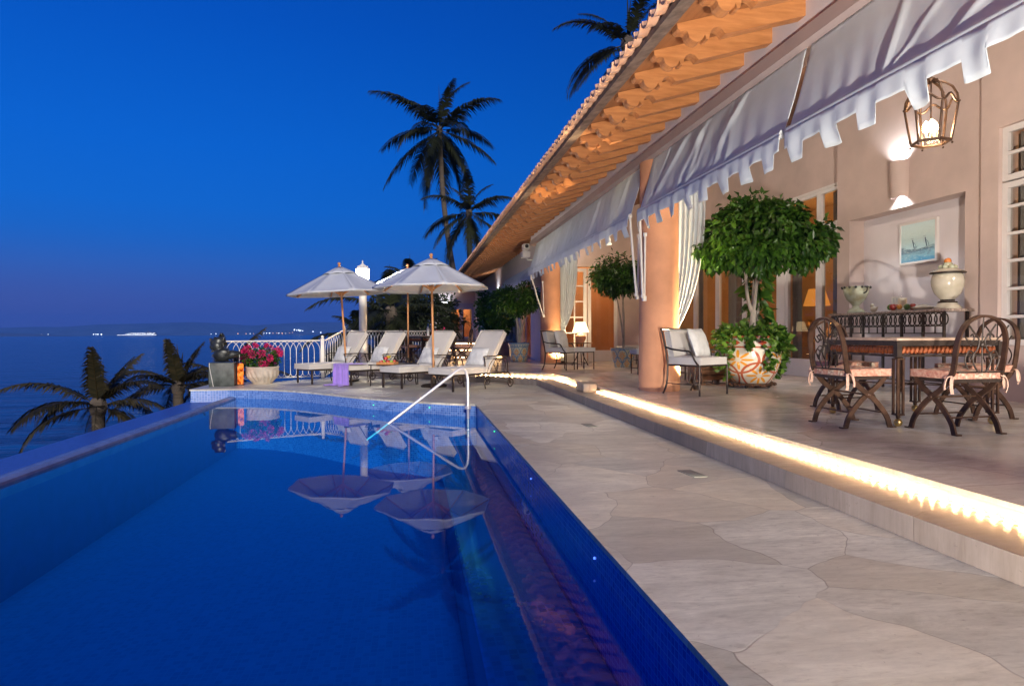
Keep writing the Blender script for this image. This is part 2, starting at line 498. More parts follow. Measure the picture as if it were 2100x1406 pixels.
M['verdigris'] = mat('pale_green_glazed_urn', (.55, .60, .48), .25, var=.2, vs=9, c2=(.36, .34, .20), coat=.3)
M['black_rubber'] = mat('black_rubber', (.02, .02, .02), .7)
M['purple'] = mat('lilac_towel_cloth', (.34, .22, .66), .95, var=.08, vs=12, bump=.3, bs=120, spec=.1, sheen=.4)
M['candle'] = mat('cream_candle_wax', (.75, .66, .48), .5)
M['glass'] = glass('clear_glass', (1, 1, 1), .45)
M['pane'] = glass('window_pane', (.88, .86, .84), 1.3)
M['curtain_dark'] = mat('grey_sheer_curtain', (.22, .21, .20), .9, var=.2, vs=30, stretch=(1, 6, .2))
M['pool_inner'] = mat('cobalt_pool_plaster', (.006, .056, .335), .5, var=.15)
M['room'] = mat('ochre_room_wall', (.55, .36, .17), .9, var=.1, vs=2)
M['roomdark'] = mat('dark_room_wood', (.16, .08, .04), .7, var=.3, vs=4)
M['orangeroom'] = mat('orange_room_wall', (.52, .29, .16), .9, var=.1, vs=2)

# ================================================================== SETTING
T = .225           # terrace level
WL = -.19          # pool water level
# ---- sea
t = NT('sea_water'); b = t.bsdf(Roughness=.12); b.inputs['Base Color'].default_value = (.003, .02, .085, 1)
b.inputs['IOR'].default_value = 1.33
co = t.coord()
mp = t.n('Mapping'); t.l(co, mp.inputs[0]); mp.inputs['Scale'].default_value = (.22, .55, 1); mp.inputs['Rotation'].default_value = (0, 0, R(24))
n1 = t.noise(mp.outputs[0], .35, 5, .6, .5); n2 = t.noise(co, .012, 3)
c = t.rampc(n2, [(.35, (.002, .014, .06)), (.65, (.004, .035, .12))])
t.l(c, b.inputs['Base Color'])
t.bump(n1, b, 1.0, .9)
M['sea'] = t.m
struct(MB().slab([(-12000, -3000), (12000, -3000), (12000, 12500), (-12000, 12500)], -12, -9), 'sea', M['sea'], smooth=False)

# ---- hills across the bay: three real ridges, one behind the other
M['hill'] = mat('dusky_forested_hill', (.075, .13, .22), .95, var=.25, vs=.004)
def ridge(x0, x1, y, prof, depth, seed):
    rr = random.Random(seed)
    ph = [(rr.uniform(0, 6), rr.uniform(.6, 1.4)) for _ in range(7)]
    mb = MB()
    n = 120
    def fn(u, v):
        x = x0 + (x1 - x0) * u
        xs = [p[0] for p in prof]; hs = [p[1] for p in prof]
        h = float(np.interp(x, xs, hs))
        h += sum(math.sin(x / (900 / (k + 1)) * a + p) * 11 / (k + 1) for k, (p, a) in enumerate(ph))
        s = math.sin(min(1, v * 1.0) * PI)
        return (x, y + depth * v + 200 * math.sin(x / 1500), -9 - 2 + max(0, h) * s)
    mb.grid(fn, n, 14)
    return mb
struct(ridge(-11000, 6000, 9000, [(-11000, 90), (-5200, 120), (-4600, 160), (-3300, 205), (-2400, 160), (-1600, 205), (-950, 190), (-560, 150), (6000, 90)], 2600, 3), 'hills', M['hill'])
struct(ridge(-7000, -3000, 6200, [(-7000, 60), (-4300, 62), (-3700, 40), (-3200, 8), (-3000, 0)], 900, 5), 'headland', M['hill'])
struct(ridge(-1800, 900, 7600, [(-1800, 0), (-1500, 22), (-1100, 34), (-600, 30), (900, 18)], 600, 8), 'shore', M['hill'])

# ---- land under the villa and the narrow beach below the pool
M['rock'] = mat('dark_rocky_slope', (.05, .045, .035), .95, var=.5, vs=.8, bump=.6, bs=2)
struct(MB().slab([(-4.2, -14), (60, -14), (60, 95), (-1, 95), (-2.2, 30), (-3.6, 17), (-4.2, 14.7)], -10, -1.25), 'ground', M['rock'], smooth=False)
def beach(u, v):
    y = -14 + 110 * u
    return (-4.3 - 20 * v + (3.2 if y > 30 else 0) * (1 - v), y, -6.2 - 3.2 * v)
struct(MB().grid(beach, 30, 4), 'beach', M['rock'])

# ---- pool
EDGE = [(.94, 9.36), (.55, 9.56), (.25, 9.78), (-.35, 10.25), (-.84, 10.72), (-1.37, 11.36), (-1.8, 11.85), (-2.2, 12.26), (-2.65, 12.6), (-3.09, 12.83), (-3.5, 12.93), (-4.2, 12.95)]
PF = -1.15
M['mos_wall'] = mosaic('blue_wall_mosaic', (.045, .15, .50), (.14, .30, .70), (.30, .42, .72), .033, ((.62, -.79, 0), (0, 0, 1)))
M['mos_side'] = mosaic('cobalt_wall_mosaic', (.02, .06, .42), (.06, .14, .62), (.18, .28, .70), .033, ((0, 1, 0), (0, 0, 1)))
M['mos_floor'] = mosaic('deep_blue_floor_mosaic', (.005, .095, .38), (.009, .125, .46), (.012, .125, .44), .05, ((1, 0, 0), (0, 1, 0)), .6, .2)
struct(MB().slab([(-3.36, -4), (.94, -4)] + EDGE[:-2] + [(-3.36, 12.9)], PF - .1, PF), 'pool_floor', M['mos_floor'], smooth=False)
M['mos_shade'] = mosaic('navy_shade_mosaic', (.004, .03, .20), (.01, .06, .30), (.01, .05, .26), .05, ((0, 1, 0), (1, 0, 1)))
struct(MB().rbox((.635, 2.6, -.85), (.606, 13.2, .55), .02), 'pool_shade_bench', M['mos_shade'])  # added bench: its navy tiles stand in for shadow along the pool floor
mb = MB()
for (x0, y0), (x1, y1) in zip(EDGE, EDGE[1:]):
    mb.add([(x0, y0, PF), (x1, y1, PF), (x1, y1, -.028), (x0, y0, -.028)], [(0, 1, 2, 3)])
struct(mb, 'pool_end_wall', M['mos_wall'], smooth=False)
struct(MB().add([(.94, -4, PF), (.94, 9.36, PF), (.94, 9.36, -.028), (.94, -4, -.028)], [(0, 1, 2, 3)]), 'pool_side_wall', M['mos_side'], smooth=False)
# infinity lip and the catch ledge below it
M['lipstone'] = mat('wet_blue_grey_lip', (.20, .24, .40), .25, var=.2, vs=6)
mb = MB()
lip = [(-3.36, -.30), (-3.36, -.165), (-3.40, -.145), (-3.47, -.14), (-3.50, -.16), (-3.52, -.30)]
mb.extrude([(x, -4, z) for x, z in lip], (0, 16.86, 0))
struct(mb, 'infinity_edge', M['lipstone'], ang=60)
struct(MB().box((-3.44, 4.43, (PF - .3) / 2), (.158, 16.86, -.3 - PF)), 'pool_outer_wall', M['pool_inner'], smooth=False)
M['ledge'] = mosaic('blue_ledge_mosaic', (.03, .06, .32), (.07, .11, .45), (.10, .14, .45), .04, ((1, 0, 0), (0, 1, 0)), .3)
struct(MB().slab([(-4.28, -4), (-3.53, -4), (-3.53, 12.96), (-4.28, 13.3)], -1.3, -.25), 'overflow_ledge', M['ledge'], smooth=False)

t = NT('pool_water')
co = t.coord()
f = t.n('Fresnel'); f.inputs[0].default_value = 1.33
tr = t.n('BsdfTransparent'); tr.inputs[0].default_value = (.22, .74, .98, 1)
gl = t.n('BsdfGlossy'); gl.inputs['Roughness'].default_value = .012
bu = t.n('Bump'); bu.inputs['Strength'].default_value = .028; bu.inputs['Distance'].default_value = .02
t.l(t.noise(co, 1.7, 2, .5, .4), bu.inputs['Height'])
t.l(bu.outputs[0], gl.inputs['Normal']); t.l(bu.outputs[0], f.inputs['Normal'])
mx = t.n('MixShader'); gq = t.n('NewGeometry'); t.l(t.math('MULTIPLY', f.outputs[0], t.math('SUBTRACT', 1.0, gq.outputs['Backfacing'])), mx.inputs[0]); t.l(tr.outputs[0], mx.inputs[1]); t.l(gl.outputs[0], mx.inputs[2])
t.l(mx.outputs[0], t.out.inputs['Surface'])
M['water'] = t.m
mb = MB(); pl = [(-3.37, -4), (.937, -4)] + [(x - .002, y - .002) for x, y in EDGE[:-2]] + [(-3.37, 12.9)]
mb.add([(x, y, WL) for x, y in pl], [tuple(range(len(pl)))])
struct(mb, 'pool_water', M['water'], smooth=False)

# ---- pool deck, step, terrace
M['deck'] = stone('cream_marble_deck', (.61, .61, .53), .42, .62, .5)
M['terr'] = stone('polished_marble_terrace', (.63, .61, .56), .20, 1.1, .35, .5, .10, .10)
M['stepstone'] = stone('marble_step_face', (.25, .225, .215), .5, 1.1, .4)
RAILP = [(-4.05, 14.5), (-2.95, 14.58), (-2.05, 15.35), (-1.7, 16.35), (.5, 19.4)]
deck = [(.925, -4), (12, -4), (12, 60), (1.2, 60), (.8, 30), (.6, 20), (-1.75, 16.6), (-2.2, 15.5), (-3.0, 14.7), (-4.22, 14.62), (-4.22, 12.94)] + [(x + .012, y - .012) for x, y in EDGE[::-1][1:-1]] + [(.925, 9.36)]
struct(MB().slab(deck, -.028, 0), 'pool_deck', M['deck'], smooth=False)
struct(MB().slab([(.95, -4), (12, -4), (12, 60), (1.3, 60), (.9, 30), (-1.6, 16.7), (-2.1, 15.5), (-3.0, 14.6), (-4.15, 14.5), (-4.15, 13.0), (-3.5, 13.15), (-2.0, 12.6), (.3, 9.95), (.95, 9.5)], -1.3, -.029), 'deck_footing', M['plaster_white'], smooth=False)
def off(x, y, d): return (x, y)
STEP = [(2.47, -4), (2.47, 12.45), (1.9, 13.0), (-1.55, 16.55), (.6, 20), (.8, 30), (1.2, 60), (12, 60), (12, -4)]
TER = [(2.88, -4), (2.88, 12.59), (2.1, 13.35), (-1.0, 16.5), (.8, 20.2), (1.0, 30), (1.4, 60), (12, 60), (12, -4)]
struct(MB().slab(STEP, .001, .125), 'step', M['stepstone'], smooth=False)
mb = MB()
mb.slab(TER, .126, .196)
struct(mb, 'terrace_riser', M['stepstone'], smooth=False)
NOS = [(2.84, -4), (2.84, 12.572), (2.075, 13.325), (-1.05, 16.5), (.78, 20.2), (1.0, 30), (1.4, 60), (12, 60), (12, -4)]
struct(MB().slab(NOS, .1965, T), 'terrace', M['terr'], smooth=False)

# ---- rope light under the nosing: little bulbs in a clear tube
t = NT('warm_rope_bulbs'); co = t.coord(); sx = t.n('SeparateXYZ'); t.l(co, sx.inputs[0])
q = t.math('FRACT', t.math('DIVIDE', t.math('ADD', sx.outputs[1], t.math('MULTIPLY', sx.outputs[0], .25)), .075))
on = t.math('LESS_THAN', t.math('ABSOLUTE', t.math('SUBTRACT', q, .5)), .2)
e = t.n('Emission'); e.inputs[0].default_value = (1, .58, .25, 1)
t.l(t.math('ADD', t.math('MULTIPLY', on, 330.0), 4.0), e.inputs[1]); t.l(e.outputs[0], t.out.inputs['Surface'])
M['rope'] = t.m
M['rope_far'] = emit('warm_stair_rope', (1, .58, .25), 32)
def rope(pts, label, z=.137, group='rope lights under the terrace edge', r=.0065, m='rope'):
    return tag(MB().tube([(x, y, z) for x, y in pts], r, 6).build('rope_light', M[m], fix=False), label, 'rope light', group)
rope([(2.832, -3), (2.832, 9.5)], 'long warm rope light along the step, on the near side of the stone block')
rope([(2.832, 10.02), (2.832, 12.565)], 'short warm rope light between the stone block and the corner of the terrace')
rope([(2.82, 12.60), (2.09, 13.318), (-1.02, 16.455)], 'warm rope light running behind the four loungers')
blk = tag(MB().rbox((2.73, 9.76, .192), (.22, .46, .132), .012).build('stone_block', M['stepstone']), 'small pale stone block interrupting the rope light on the step', 'stone block')

# ================================================================== VILLA
villa = thing('villa', 'long peach coloured villa with tiled roof, carved rafter tails and round terracotta columns', 'villa')
SL = .28
def zr(X): return 1.98 + SL * X + 1.05 - .07     # roof deck line (top of rafters)
YN, YF = -.35, 38.0
def B(c, d): return MB().box(c, d)
def bx(x0, x1, y0, y1, z0, z1, mb=None):
    mb = mb or MB()
    return mb.box(((x0 + x1) / 2, (y0 + y1) / 2, (z0 + z1) / 2), (x1 - x0, y1 - y0, z1 - z0))
# pier with the niche
mb = MB()
PX = 7.0
bx(PX, PX + .5, 9.30, 9.60, T, 5.0, mb); bx(PX, PX + .5, 6.84, 7.13, T, 5.0, mb)
bx(PX, PX + .5, 7.13, 9.30, 2.84, 5.0, mb)
mb.build('wall', M['plaster'], villa, smooth=False)
bx(PX + .26, PX + .5, 7.13, 9.30, T, 2.84).build('niche', M['plaster_white'], villa, smooth=False)
# wall round the right hand window
mb = MB()
WX = 6.93
bx(WX, WX + .35, -4, 6.838, T, .88, mb); bx(WX, WX + .35, -4, 6.838, 3.47, 5.0, mb)
bx(WX, WX + .35, 6.60, 6.838, .88, 3.47, mb); bx(WX, WX + .35, -4, 4.3, .88, 3.47, mb)
mb.build('wall', M['plaster'], villa, smooth=False)
# wall over the glass doors, far return wall, far facade, wing end
DX = 7.2
bx(DX, DX + .25, 9.602, 17.7, 3.60, 5.1).build('wall', M['plaster'], villa, smooth=False)
mb = MB(); FY = 17.7
bx(4.26, 5.90, FY, FY + .25, 2.96, 5.0, mb); bx(5.90, DX - .002, FY, FY + .25, T, 5.0, mb); bx(3.76, 4.26, FY, FY + .25, T, 5.0, mb)
mb.build('wall', M['plaster'], villa, smooth=False)
mb = MB(); FX = 3.76
bx(FX, FX + .25, FY + .252, 20.0, T, 4.05, mb); bx(FX, FX + .25, 20.0, 21.9, 2.75, 4.05, mb); bx(FX, FX + .25, 21.9, 23.6, T, 4.05, mb)
bx(FX, FX + .25, 23.6, 24.8, T, .6, mb); bx(FX, FX + .25, 23.6, 24.8, 2.6, 4.05, mb); bx(FX, FX + .25, 24.8, YF, T, 4.05, mb)
mb.build('wall', M['plaster_white'], villa, smooth=False)
mb = MB()
bx(1.3, 2.2, YF, YF + .3, .741, 3.9, mb); bx(3.66, 4.4, YF, YF + .3, .741, 3.9, mb); bx(2.2, 3.66, YF, YF + .3, 2.85, 3.9, mb); mb.build('wall', M['plaster_white'], villa, smooth=False)
# sloping terrace ceiling
mb = MB()
z0, z1 = zr(3.62) - .01, zr(7.6) - .01
mb.extrude([(3.62, YN, z0), (7.6, YN, z1), (7.6, YN, z1 + .06), (3.62, YN, z0 + .06)], (0, FY - YN, 0))
mb.build('ceiling', M['woodshade'], villa, smooth=False)
# roof boards and tiles
mb = MB()
XE = 2.13
mb.extrude([(XE, YN, zr(XE)), (3.62, YN, zr(3.62)), (3.62, YN, zr(3.62) + .03), (XE, YN, zr(XE) + .03)], (0, YF - YN + 1, 0))
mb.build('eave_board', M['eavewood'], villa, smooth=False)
mb = MB()
mb.extrude([(1.985, YN, zr(1.985) - .005), (XE - .002, YN, zr(XE) - .005), (XE - .002, YN, zr(XE) + .032), (7.8, YN, zr(7.8) + .032), (7.8, YN, zr(7.8) + .075), (1.985, YN, zr(1.985) + .05)], (0, YF - YN + 1, 0))
mb.build('roof_slab', M['mortar'], villa, smooth=False)
mb = MB()
def halfpipe(mb, y, xa, xb, r0, r1, za, zb, up, th=.014, n=8, tilt=0):
    s = 1 if up else -1
    vs = []
    for x, r, z in ((xa, r0, za), (xb, r1, zb)):
        for rr in (r, r - th):
            for k in range(n + 1):
                a = PI * k / n
                vs.append((x, y + math.cos(a) * rr, z + s * math.sin(a) * rr))
    q = n + 1; fs = []
    for k in range(n):
        fs += [(k, k + 1, 2 * q + k + 1, 2 * q + k), (q + k + 1, q + k, 3 * q + k, 3 * q + k + 1), (k + 1, k, q + k, q + k + 1)]
    fs += [(0, 2 * q, 3 * q, q), (n, q + n, 3 * q + n, 2 * q + n)]
    mb.add(vs, fs)
y = YN
pans = MB(); i = 0
while y < YF + .6:
    j = rnd.uniform(-.018, .018)
    lod = 8 if y < 14 else 4
    a = 1.90 + rnd.uniform(-.012, .012)
    halfpipe(pans, y, a, 2.35, .085, .075, zr(a) + .125, zr(2.35) + .13, False, n=lod)          # pan: hollow side up, its belly seen from below
    a2 = 1.97 + rnd.uniform(-.015, .015)
    halfpipe(pans, y + .095 + j * .3, a2, 2.42, .088, .076, zr(a2) + .105, zr(2.42) + .12, True, n=lod)
    halfpipe(pans, y + .095 + j * .3, 2.36, 2.86, .088, .076, zr(2.36) + .135, zr(2.86) + .12, True, n=4)
    halfpipe(pans, y + .095, 2.8, 7.8, .088, .076, zr(2.8) + .14, zr(7.8) + .12, True, n=4)
    y += .19; i += 1
pans.build('roof_tiles', M['rooftile'], villa)
# beam and plaster infill, columns
bx(3.26, 3.58, YN, 17.4, 3.48, 3.60).build('beam', M['beam'], villa, smooth=False)
bx(3.285, 3.56, YN, 17.4, 3.601, zr(3.285) - .004).build('infill', M['plaster_white'], villa, smooth=False)
for cx, cyy in ((3.52, .0), (3.52, 8.70), (3.83, 17.35)):
    MB().lathe([(.292, T), (.29, T + .3), (.276, 1.6), (.27, 3.479 if cyy < 9 else 3.85)], (cx, cyy, 0), 40).build('column', M['terracotta_paint'], villa)
# rafters with carved tails
def rafter(y, xin=3.62):
    w = .055
    bot = lambda X: zr(X) - .175
    top = lambda X: zr(X) - .002
    P = [(xin, top(xin)), (xin, bot(xin)), (2.565, bot(2.565))]
    def arc(cx, cz, r, a0, a1, n=6):
        return [(cx + r * math.cos(R(a0 + (a1 - a0) * i / n)), cz + r * math.sin(R(a0 + (a1 - a0) * i / n))) for i in range(n + 1)]
    P += arc(2.495, bot(2.495), .068, 8, 160)[1:]            # concave bite
    P += [(2.42, bot(2.42) - .012), (2.395, bot(2.395) - .004), (2.385, bot(2.385) + .035)]     # little cusp
    P += arc(2.312, bot(2.312) + .062, .072, -25, -150)[0:]        # round lobe
    P += [(2.236, bot(2.236) + .085), (2.215, bot(2.215) + .10), (2.17, bot(2.17) + .105), (2.15, bot(2.15) + .13), (2.145, top(2.145))]
    mb = MB()
    mb.extrude([(x, y - w, z) for x, z in P], (0, 2 * w, 0))
    return mb
y = -.03; k = 0
while y < YF - .3 and k < 78:
    rafter(y, 3.615 if y < 17.6 else 3.74).build('rafter', M['wood'], villa, smooth=False)
    y += .5; k += 1

# ---- doors and windows of the villa
def frame(mb, axis, pos, a0, a1, z0, z1, w=.07, d=.07, bars_a=(), bars_z=(), bw=.035):
    """flat frame in the plane axis=pos, from a0..a1 (other axis) and z0..z1"""
    def put(aa, ab, za, zb, dd):
        if axis == 'x': bx(pos, pos + dd, aa, ab, za, zb, mb)
        else: bx(aa, ab, pos, pos + dd, za, zb, mb)
    put(a0, a0 + w, z0, z1, d); put(a1 - w, a1, z0, z1, d)
    put(a0 + w, a1 - w, z0, z0 + w, d); put(a0 + w, a1 - w, z1 - w, z1, d)
    for q in bars_a: put(q - bw / 2, q + bw / 2, z0 + w, z1 - w, d * .6)
    prev = [a0 + w] + sorted(bars_a) + [a1 - w]
    for q in bars_z:
        for u, v in zip(prev, prev[1:]):
            put(u + (bw / 2 if u != a0 + w else 0), v - (bw / 2 if v != a1 - w else 0), q - bw / 2, q + bw / 2, d * .55)
    return mb
def opening(name, axis, pos, a0, a1, z0, z1, parent=villa, fm='whitewood', w=.07, bars_a=(), bars_z=(), rail=0, pane='pane', label=None):
    mb = frame(MB(), axis, pos, a0, a1, z0, z1, w, .07, bars_a, bars_z)
    if rail:
        if axis == 'x': bx(pos + .012, pos + .055, a0 + w, a1 - w, z0 + w, z0 + rail, mb)
        else: bx(a0 + w, a1 - w, pos + .012, pos + .055, z0 + w, z0 + rail, mb)
    o = mb.build(name, M[fm], parent, smooth=False)
    g = MB()
    za = z0 + max(w, rail) + .001
    if axis == 'x': bx(pos + .044, pos + .05, a0 + w + .001, a1 - w - .001, za, z1 - w - .001, g)
    else: bx(a0 + w + .001, a1 - w - .001, pos + .044, pos + .05, za, z1 - w - .001, g)
    g.build('pane', M[pane], o, smooth=False)
    return o
# glass doors on the terrace: leaves 9.62..17.5 with transoms
leaves = [(9.62, 10.37), (10.375, 11.40), (11.62, 12.95), (12.955, 14.2), (14.205, 15.4), (15.405, 16.5), (16.505, 17.6)]
for a, c in leaves:
    opening('door', 'x', DX, a, c, T, 2.82, w=.085, rail=.32)
    opening('transom_window', 'x', DX, a, c, 2.90, 3.55, w=.06)
bx(DX - .01, DX + .10, 9.61, 17.66, 2.822, 2.898).build('door_lintel', M['whitewood'], villa, smooth=False)
bx(DX - .01, DX + .10, 11.405, 11.615, T, 2.821).build('door_post', M['whitewood'], villa, smooth=False)
bx(DX - .02, DX + .10, 9.61, 17.66, 3.551, 3.598).build('door_lintel', M['whitewood'], villa, smooth=False)
# big window at the right
opening('window', 'x', WX + .05, 4.3, 6.598, .882, 2.81, w=.07, bars_z=(1.22, 1.55, 1.88, 2.2, 2.52), bars_a=(5.45,))
opening('window', 'x', WX + .05, 4.3, 6.598, 2.83, 3.468, w=.07, bars_z=(3.15,), bars_a=(5.45,))
# far return wall: paned door, glass door
opening('door', 'y', FY + .02, 4.262, 4.98, T, 2.9, w=.09, bars_a=(4.62,), bars_z=(1.05, 1.5, 1.95, 2.4), rail=.3)
opening('door', 'y', FY + .02, 5.02, 5.898, T, 2.9, w=.09, rail=.32)
opening('door', 'x', FX + .02, 20.002, 20.9, T, 2.74, fm='terracotta_paint', w=.1)
opening('door', 'x', FX + .02, 20.92, 21.898, T, 2.74, w=.09)
opening('window', 'x', FX + .03, 23.602, 24.798, .602, 2.598)
opening('door', 'y', YF + .03, 2.202, 2.925, .742, 2.6, fm='palebluewood', w=.11)
opening('door', 'y', YF + .03, 2.935, 3.658, .742, 2.6, fm='palebluewood', w=.11)
bx(2.202, 3.658, YF + .02, YF + .1, 2.602, 2.848).build('door_lintel', M['palebluewood'], villa, smooth=False)
# lit rooms behind the glass
mb = MB()
bx(11.0, 11.1, 9.3, 17.9, T, 4.4, mb); bx(7.6, 11.0, 9.2, 9.3, T, 4.4, mb); bx(7.6, 11.0, 17.8, 17.9, T, 4.4, mb); bx(7.46, 11.1, 9.2, 17.9, 4.4, 4.5, mb)
mb.build('room', M['room'], villa, smooth=False)
mb = MB()
bx(9.6, 9.7, 3.9, 6.9, T, 3.8, mb); bx(7.3, 9.6, 3.9, 4.0, T, 3.8, mb); bx(7.3, 9.6, 6.85, 6.9, T, 3.8, mb); bx(7.3, 9.7, 3.9, 6.9, 3.8, 3.9, mb)
mb.build('room', M['room'], villa, smooth=False)
mb = MB()
bx(4.1, 7.2, 20.2, 20.3, T, 3.6, mb); bx(7.1, 7.2, 18.0, 20.2, T, 3.6, mb); bx(4.1, 7.2, 18.0, 20.3, 3.6, 3.7, mb); bx(4.02, 4.1, 18.0, 19.9, T, 3.6, mb)
mb.build('room', M['orangeroom'], villa, smooth=False)
mb = MB()
bx(6.4, 6.5, 20.32, 26, T, 3.6, mb); bx(4.1, 6.4, 22.4, 22.5, T, 3.6, mb); bx(4.02, 6.5, 20.32, 26, 3.6, 3.7, mb); bx(4.1, 6.4, 25.9, 26, T, 3.6, mb)
mb.build('room', M['orangeroom'], villa, smooth=False)
mb = MB()
bx(1.6, 4.3, YF + 2, YF + 2.1, .6, 3.4, mb); bx(1.5, 1.6, YF + .31, YF + 2.1, .6, 3.4, mb); bx(4.3, 4.4, YF + .31, YF + 2.1, .6, 3.4, mb); bx(1.5, 4.4, YF + .31, YF + 2.1, 3.4, 3.5, mb); bx(1.5, 4.4, YF + .31, YF + 2.1, .5, .6, mb)
mb.build('room', M['orangeroom'], villa, smooth=False)
# sheer curtains inside the glass
def sheer(x, a0, a1, z0, z1, parent=villa, axis='x', amp=.03, k=26):
    def fn(u, v):
        a = a0 + (a1 - a0) * u; z = z0 + (z1 - z0) * v
        o = amp * math.sin(a * k) + amp * .5 * math.sin(a * k * 1.7 + 1)
        return (x + o, a, z) if axis == 'x' else (a, x + o, z)
    MB().grid(fn, max(8, int(abs(a1 - a0) * 40)), 2).build('curtain', M['curtain_dark'], parent)
sheer(DX + .14, 9.66, 10.22, T, 3.5); sheer(DX + .14, 11.02, 11.36, T, 2.8)
sheer(WX + .22, 4.3, 6.58, .88, 3.4)
sheer(DX + .14, 13.2, 13.9, T, 2.8); sheer(DX + .14, 15.2, 15.8, T, 2.8)
# steps with strips up to the far wing
mb = MB()
SX0, SX1 = 1.15, 2.7
FLT = ((19.2, .375), (20.7, .555), (22.4, .74))
for i, (ys, zt) in enumerate(FLT):
    bx(SX0 if i < 2 else 1.0, SX1 if i < 2 else 3.74, ys, ys + (1.495 if i == 0 else 1.695 if i == 1 else 15.5), T + .001, zt, mb)
struct(mb, 'garden_steps', M['stepstone'], smooth=False)
for i, (ys, zt) in enumerate(FLT):
    rope([(SX0, ys - .016), (SX1, ys - .016)], 'warm rope light on the %s of three steps to the far wing' % ('lowest', 'middle', 'topmost')[i], zt - .05, 'rope lights on the far steps', .007, 'rope_far')

# ================================================================== AWNINGS
def awning(label, y0, y1, zb0, zb1, seed, ztop=3.475, xt=3.35, xb=3.14, zb=2.74, loc_folds=9):
    """drop canvas from the beam out to a front bar, with a tabbed valance"""
    rr = random.Random(seed)
    L = y1 - y0
    t = thing('awning', label, 'awning', (xb, (y0 + y1) / 2, zb), 0, 'white drop awnings along the terrace')
    O = Vector((xb, (y0 + y1) / 2, zb))
    folds = []
    for k in range(int(L * loc_folds / 3.5) + 3):
        yt = rr.uniform(y0, y1); yb = yt + rr.uniform(-.9, .9)
        folds.append((yt, yb, rr.uniform(.03, .09), rr.uniform(.018, .05) * rr.choice((1, -1, 1)), rr.uniform(.3, 1.0), rr.choice((0, 1))))
    seam = (y0 + y1) / 2 + rr.uniform(-.2, .2)
    nu = int(L * 44)
    def fn(u, v):
        y = y0 + L * u
        z = ztop + (zb - ztop) * v
        x = xt + (xb - xt) * v + .012 * math.sin(v * PI)            # belly
        d = 0
        for yt, yb, wd, am, ln, end in folds:
            c = yt + (yb - yt) * v
            f = (1 - v * (1 - ln * .5)) if end == 0 else (v * .8 + .2)
            ww = wd * (.5 + .9 * (v if end == 0 else 1 - v))
            d += am * f * math.exp(-((y - c) / ww) ** 2)
        d += .010 * math.sin(y * 23 + 5 * v + 2 * math.sin(y * 3)) * v ** 2
        d -= .012 * math.exp(-((y - seam) / .012) ** 2)
        d *= min(1, .15 + 9 * min(u, 1 - u) * L / 3) * min(1, 6 * v + .15) * min(1, 7 * (1 - v) + .2)
        x -= d; 
        return Vector((x, y, z + (.02 * math.sin(u * PI * 3) * v * (1 - v)))) - O
    cv = MB().grid(fn, nu, 26).build('canvas', M['canvas'], t, ang=180, fix=False)
    MB().tube([Vector((xb, y0 + .01, zb)) - O, Vector((xb, y1 - .01, zb)) - O], .036, 14).build('front_bar', M['canvas'], t)
    # valance with tabs
    per = .42; tabw = .17
    ph = [rr.uniform(0, 6) for _ in range(4)]
    mb = MB()
    n = int(L / .012)
    ys = [y0 + L * i / n for i in range(n + 1)]
    def vx(y, dz):
        a = min(1, dz / .12)
        return xb - .034 + a * (.007 * math.sin(y * 17 + ph[0]) + .006 * math.sin(y * 31 + ph[1]) + .008 * math.sin(y * 5.3 + ph[2]))
    def drop(y):
        q = ((y - y0 + .02) % per)
        s = abs(q - per / 2) - (tabw / 2 - .018)
        if s < 0: return .275
        if s < .018: return .275 - .018 + .018 * math.sqrt(max(0, 1 - (s / .018) ** 2))
        return .145
    rows = 7
    vs = []; fs = []
    for i, y in enumerate(ys):
        pts = []
        for j in range(rows):
            pts.append(j / (rows - 1))
        for s in pts:
            D = drop(y) * s
            curl = .028 * max(0, D - .15) / .12 * (1 + math.sin(y * 9 + ph[3]))
            vs.append(Vector((vx(y, D) + curl, y, zb - .01 - D)) - O)
    for i in range(n):
        for j in range(rows - 1):
            a = i * rows + j; b_ = (i + 1) * rows + j
            fs.append((a, a + 1, b_ + 1, b_))
    mb.add(vs, fs)
    v = mb.build('valance', M['canvas'], t, ang=180, fix=False)
    m = v.modifiers.new('thick', 'SOLIDIFY'); m.thickness = .004
    m = cv.modifiers.new('thick', 'SOLIDIFY'); m.thickness = .004
    return t
def arm(t, ytip, base, railtop=None, zb=2.74, xb=3.14):
    O = Vector(t.location)
    o = MB().tube([Vector((xb, ytip, zb)) - O, Vector(base) - O], .017, 8)
    o.sphere(Vector((xb, ytip, zb)) - O, .03, 8); o.sphere(Vector(base) - O, .032, 8)
    q = o.build('arm', M['whitemetal'], t)
    if railtop:
        r = MB().tube([Vector(base) - O + Vector((.035, .02, -.04)), Vector(railtop) - O], .014, 6)
        r.box(Vector(railtop) - O, (.04, .04, .05)); r.box(Vector(base) - O + Vector((.03, .02, -.03)), (.05, .05, .07))
        r.build('arm_rail', M['whitemetal'], t)
a1 = awning('white canvas awning hanging over the dining table, nearest the camera, lantern below it', .4, 4.93, 0, 0, 11)
a2 = awning('white creased awning right of the near terracotta column, over the potted ficus', 5.0, 8.48, 0, 0, 12)
a3 = awning('white awning hanging between the two terracotta columns', 8.84, 16.9, 0, 0, 13)
a4 = awning('smallest white awning, beyond the far terracotta column', 18.0, 25.2, 0, 0, 14, ztop=3.15, xt=3.70, xb=3.42, zb=2.74)
arm(a2, 8.46, (3.205, 8.52, 1.56), (3.235, 8.50, 2.42))
arm(a3, 8.86, (3.215, 8.80, 1.60), (3.25, 8.80, 2.45))
arm(a3, 16.88, (3.56, 17.10, 1.55), (3.56, 17.12, 2.45))
arm(a4, 18.02, (3.64, 17.62, 1.4), (3.66, 17.62, 2.3), xb=3.42)

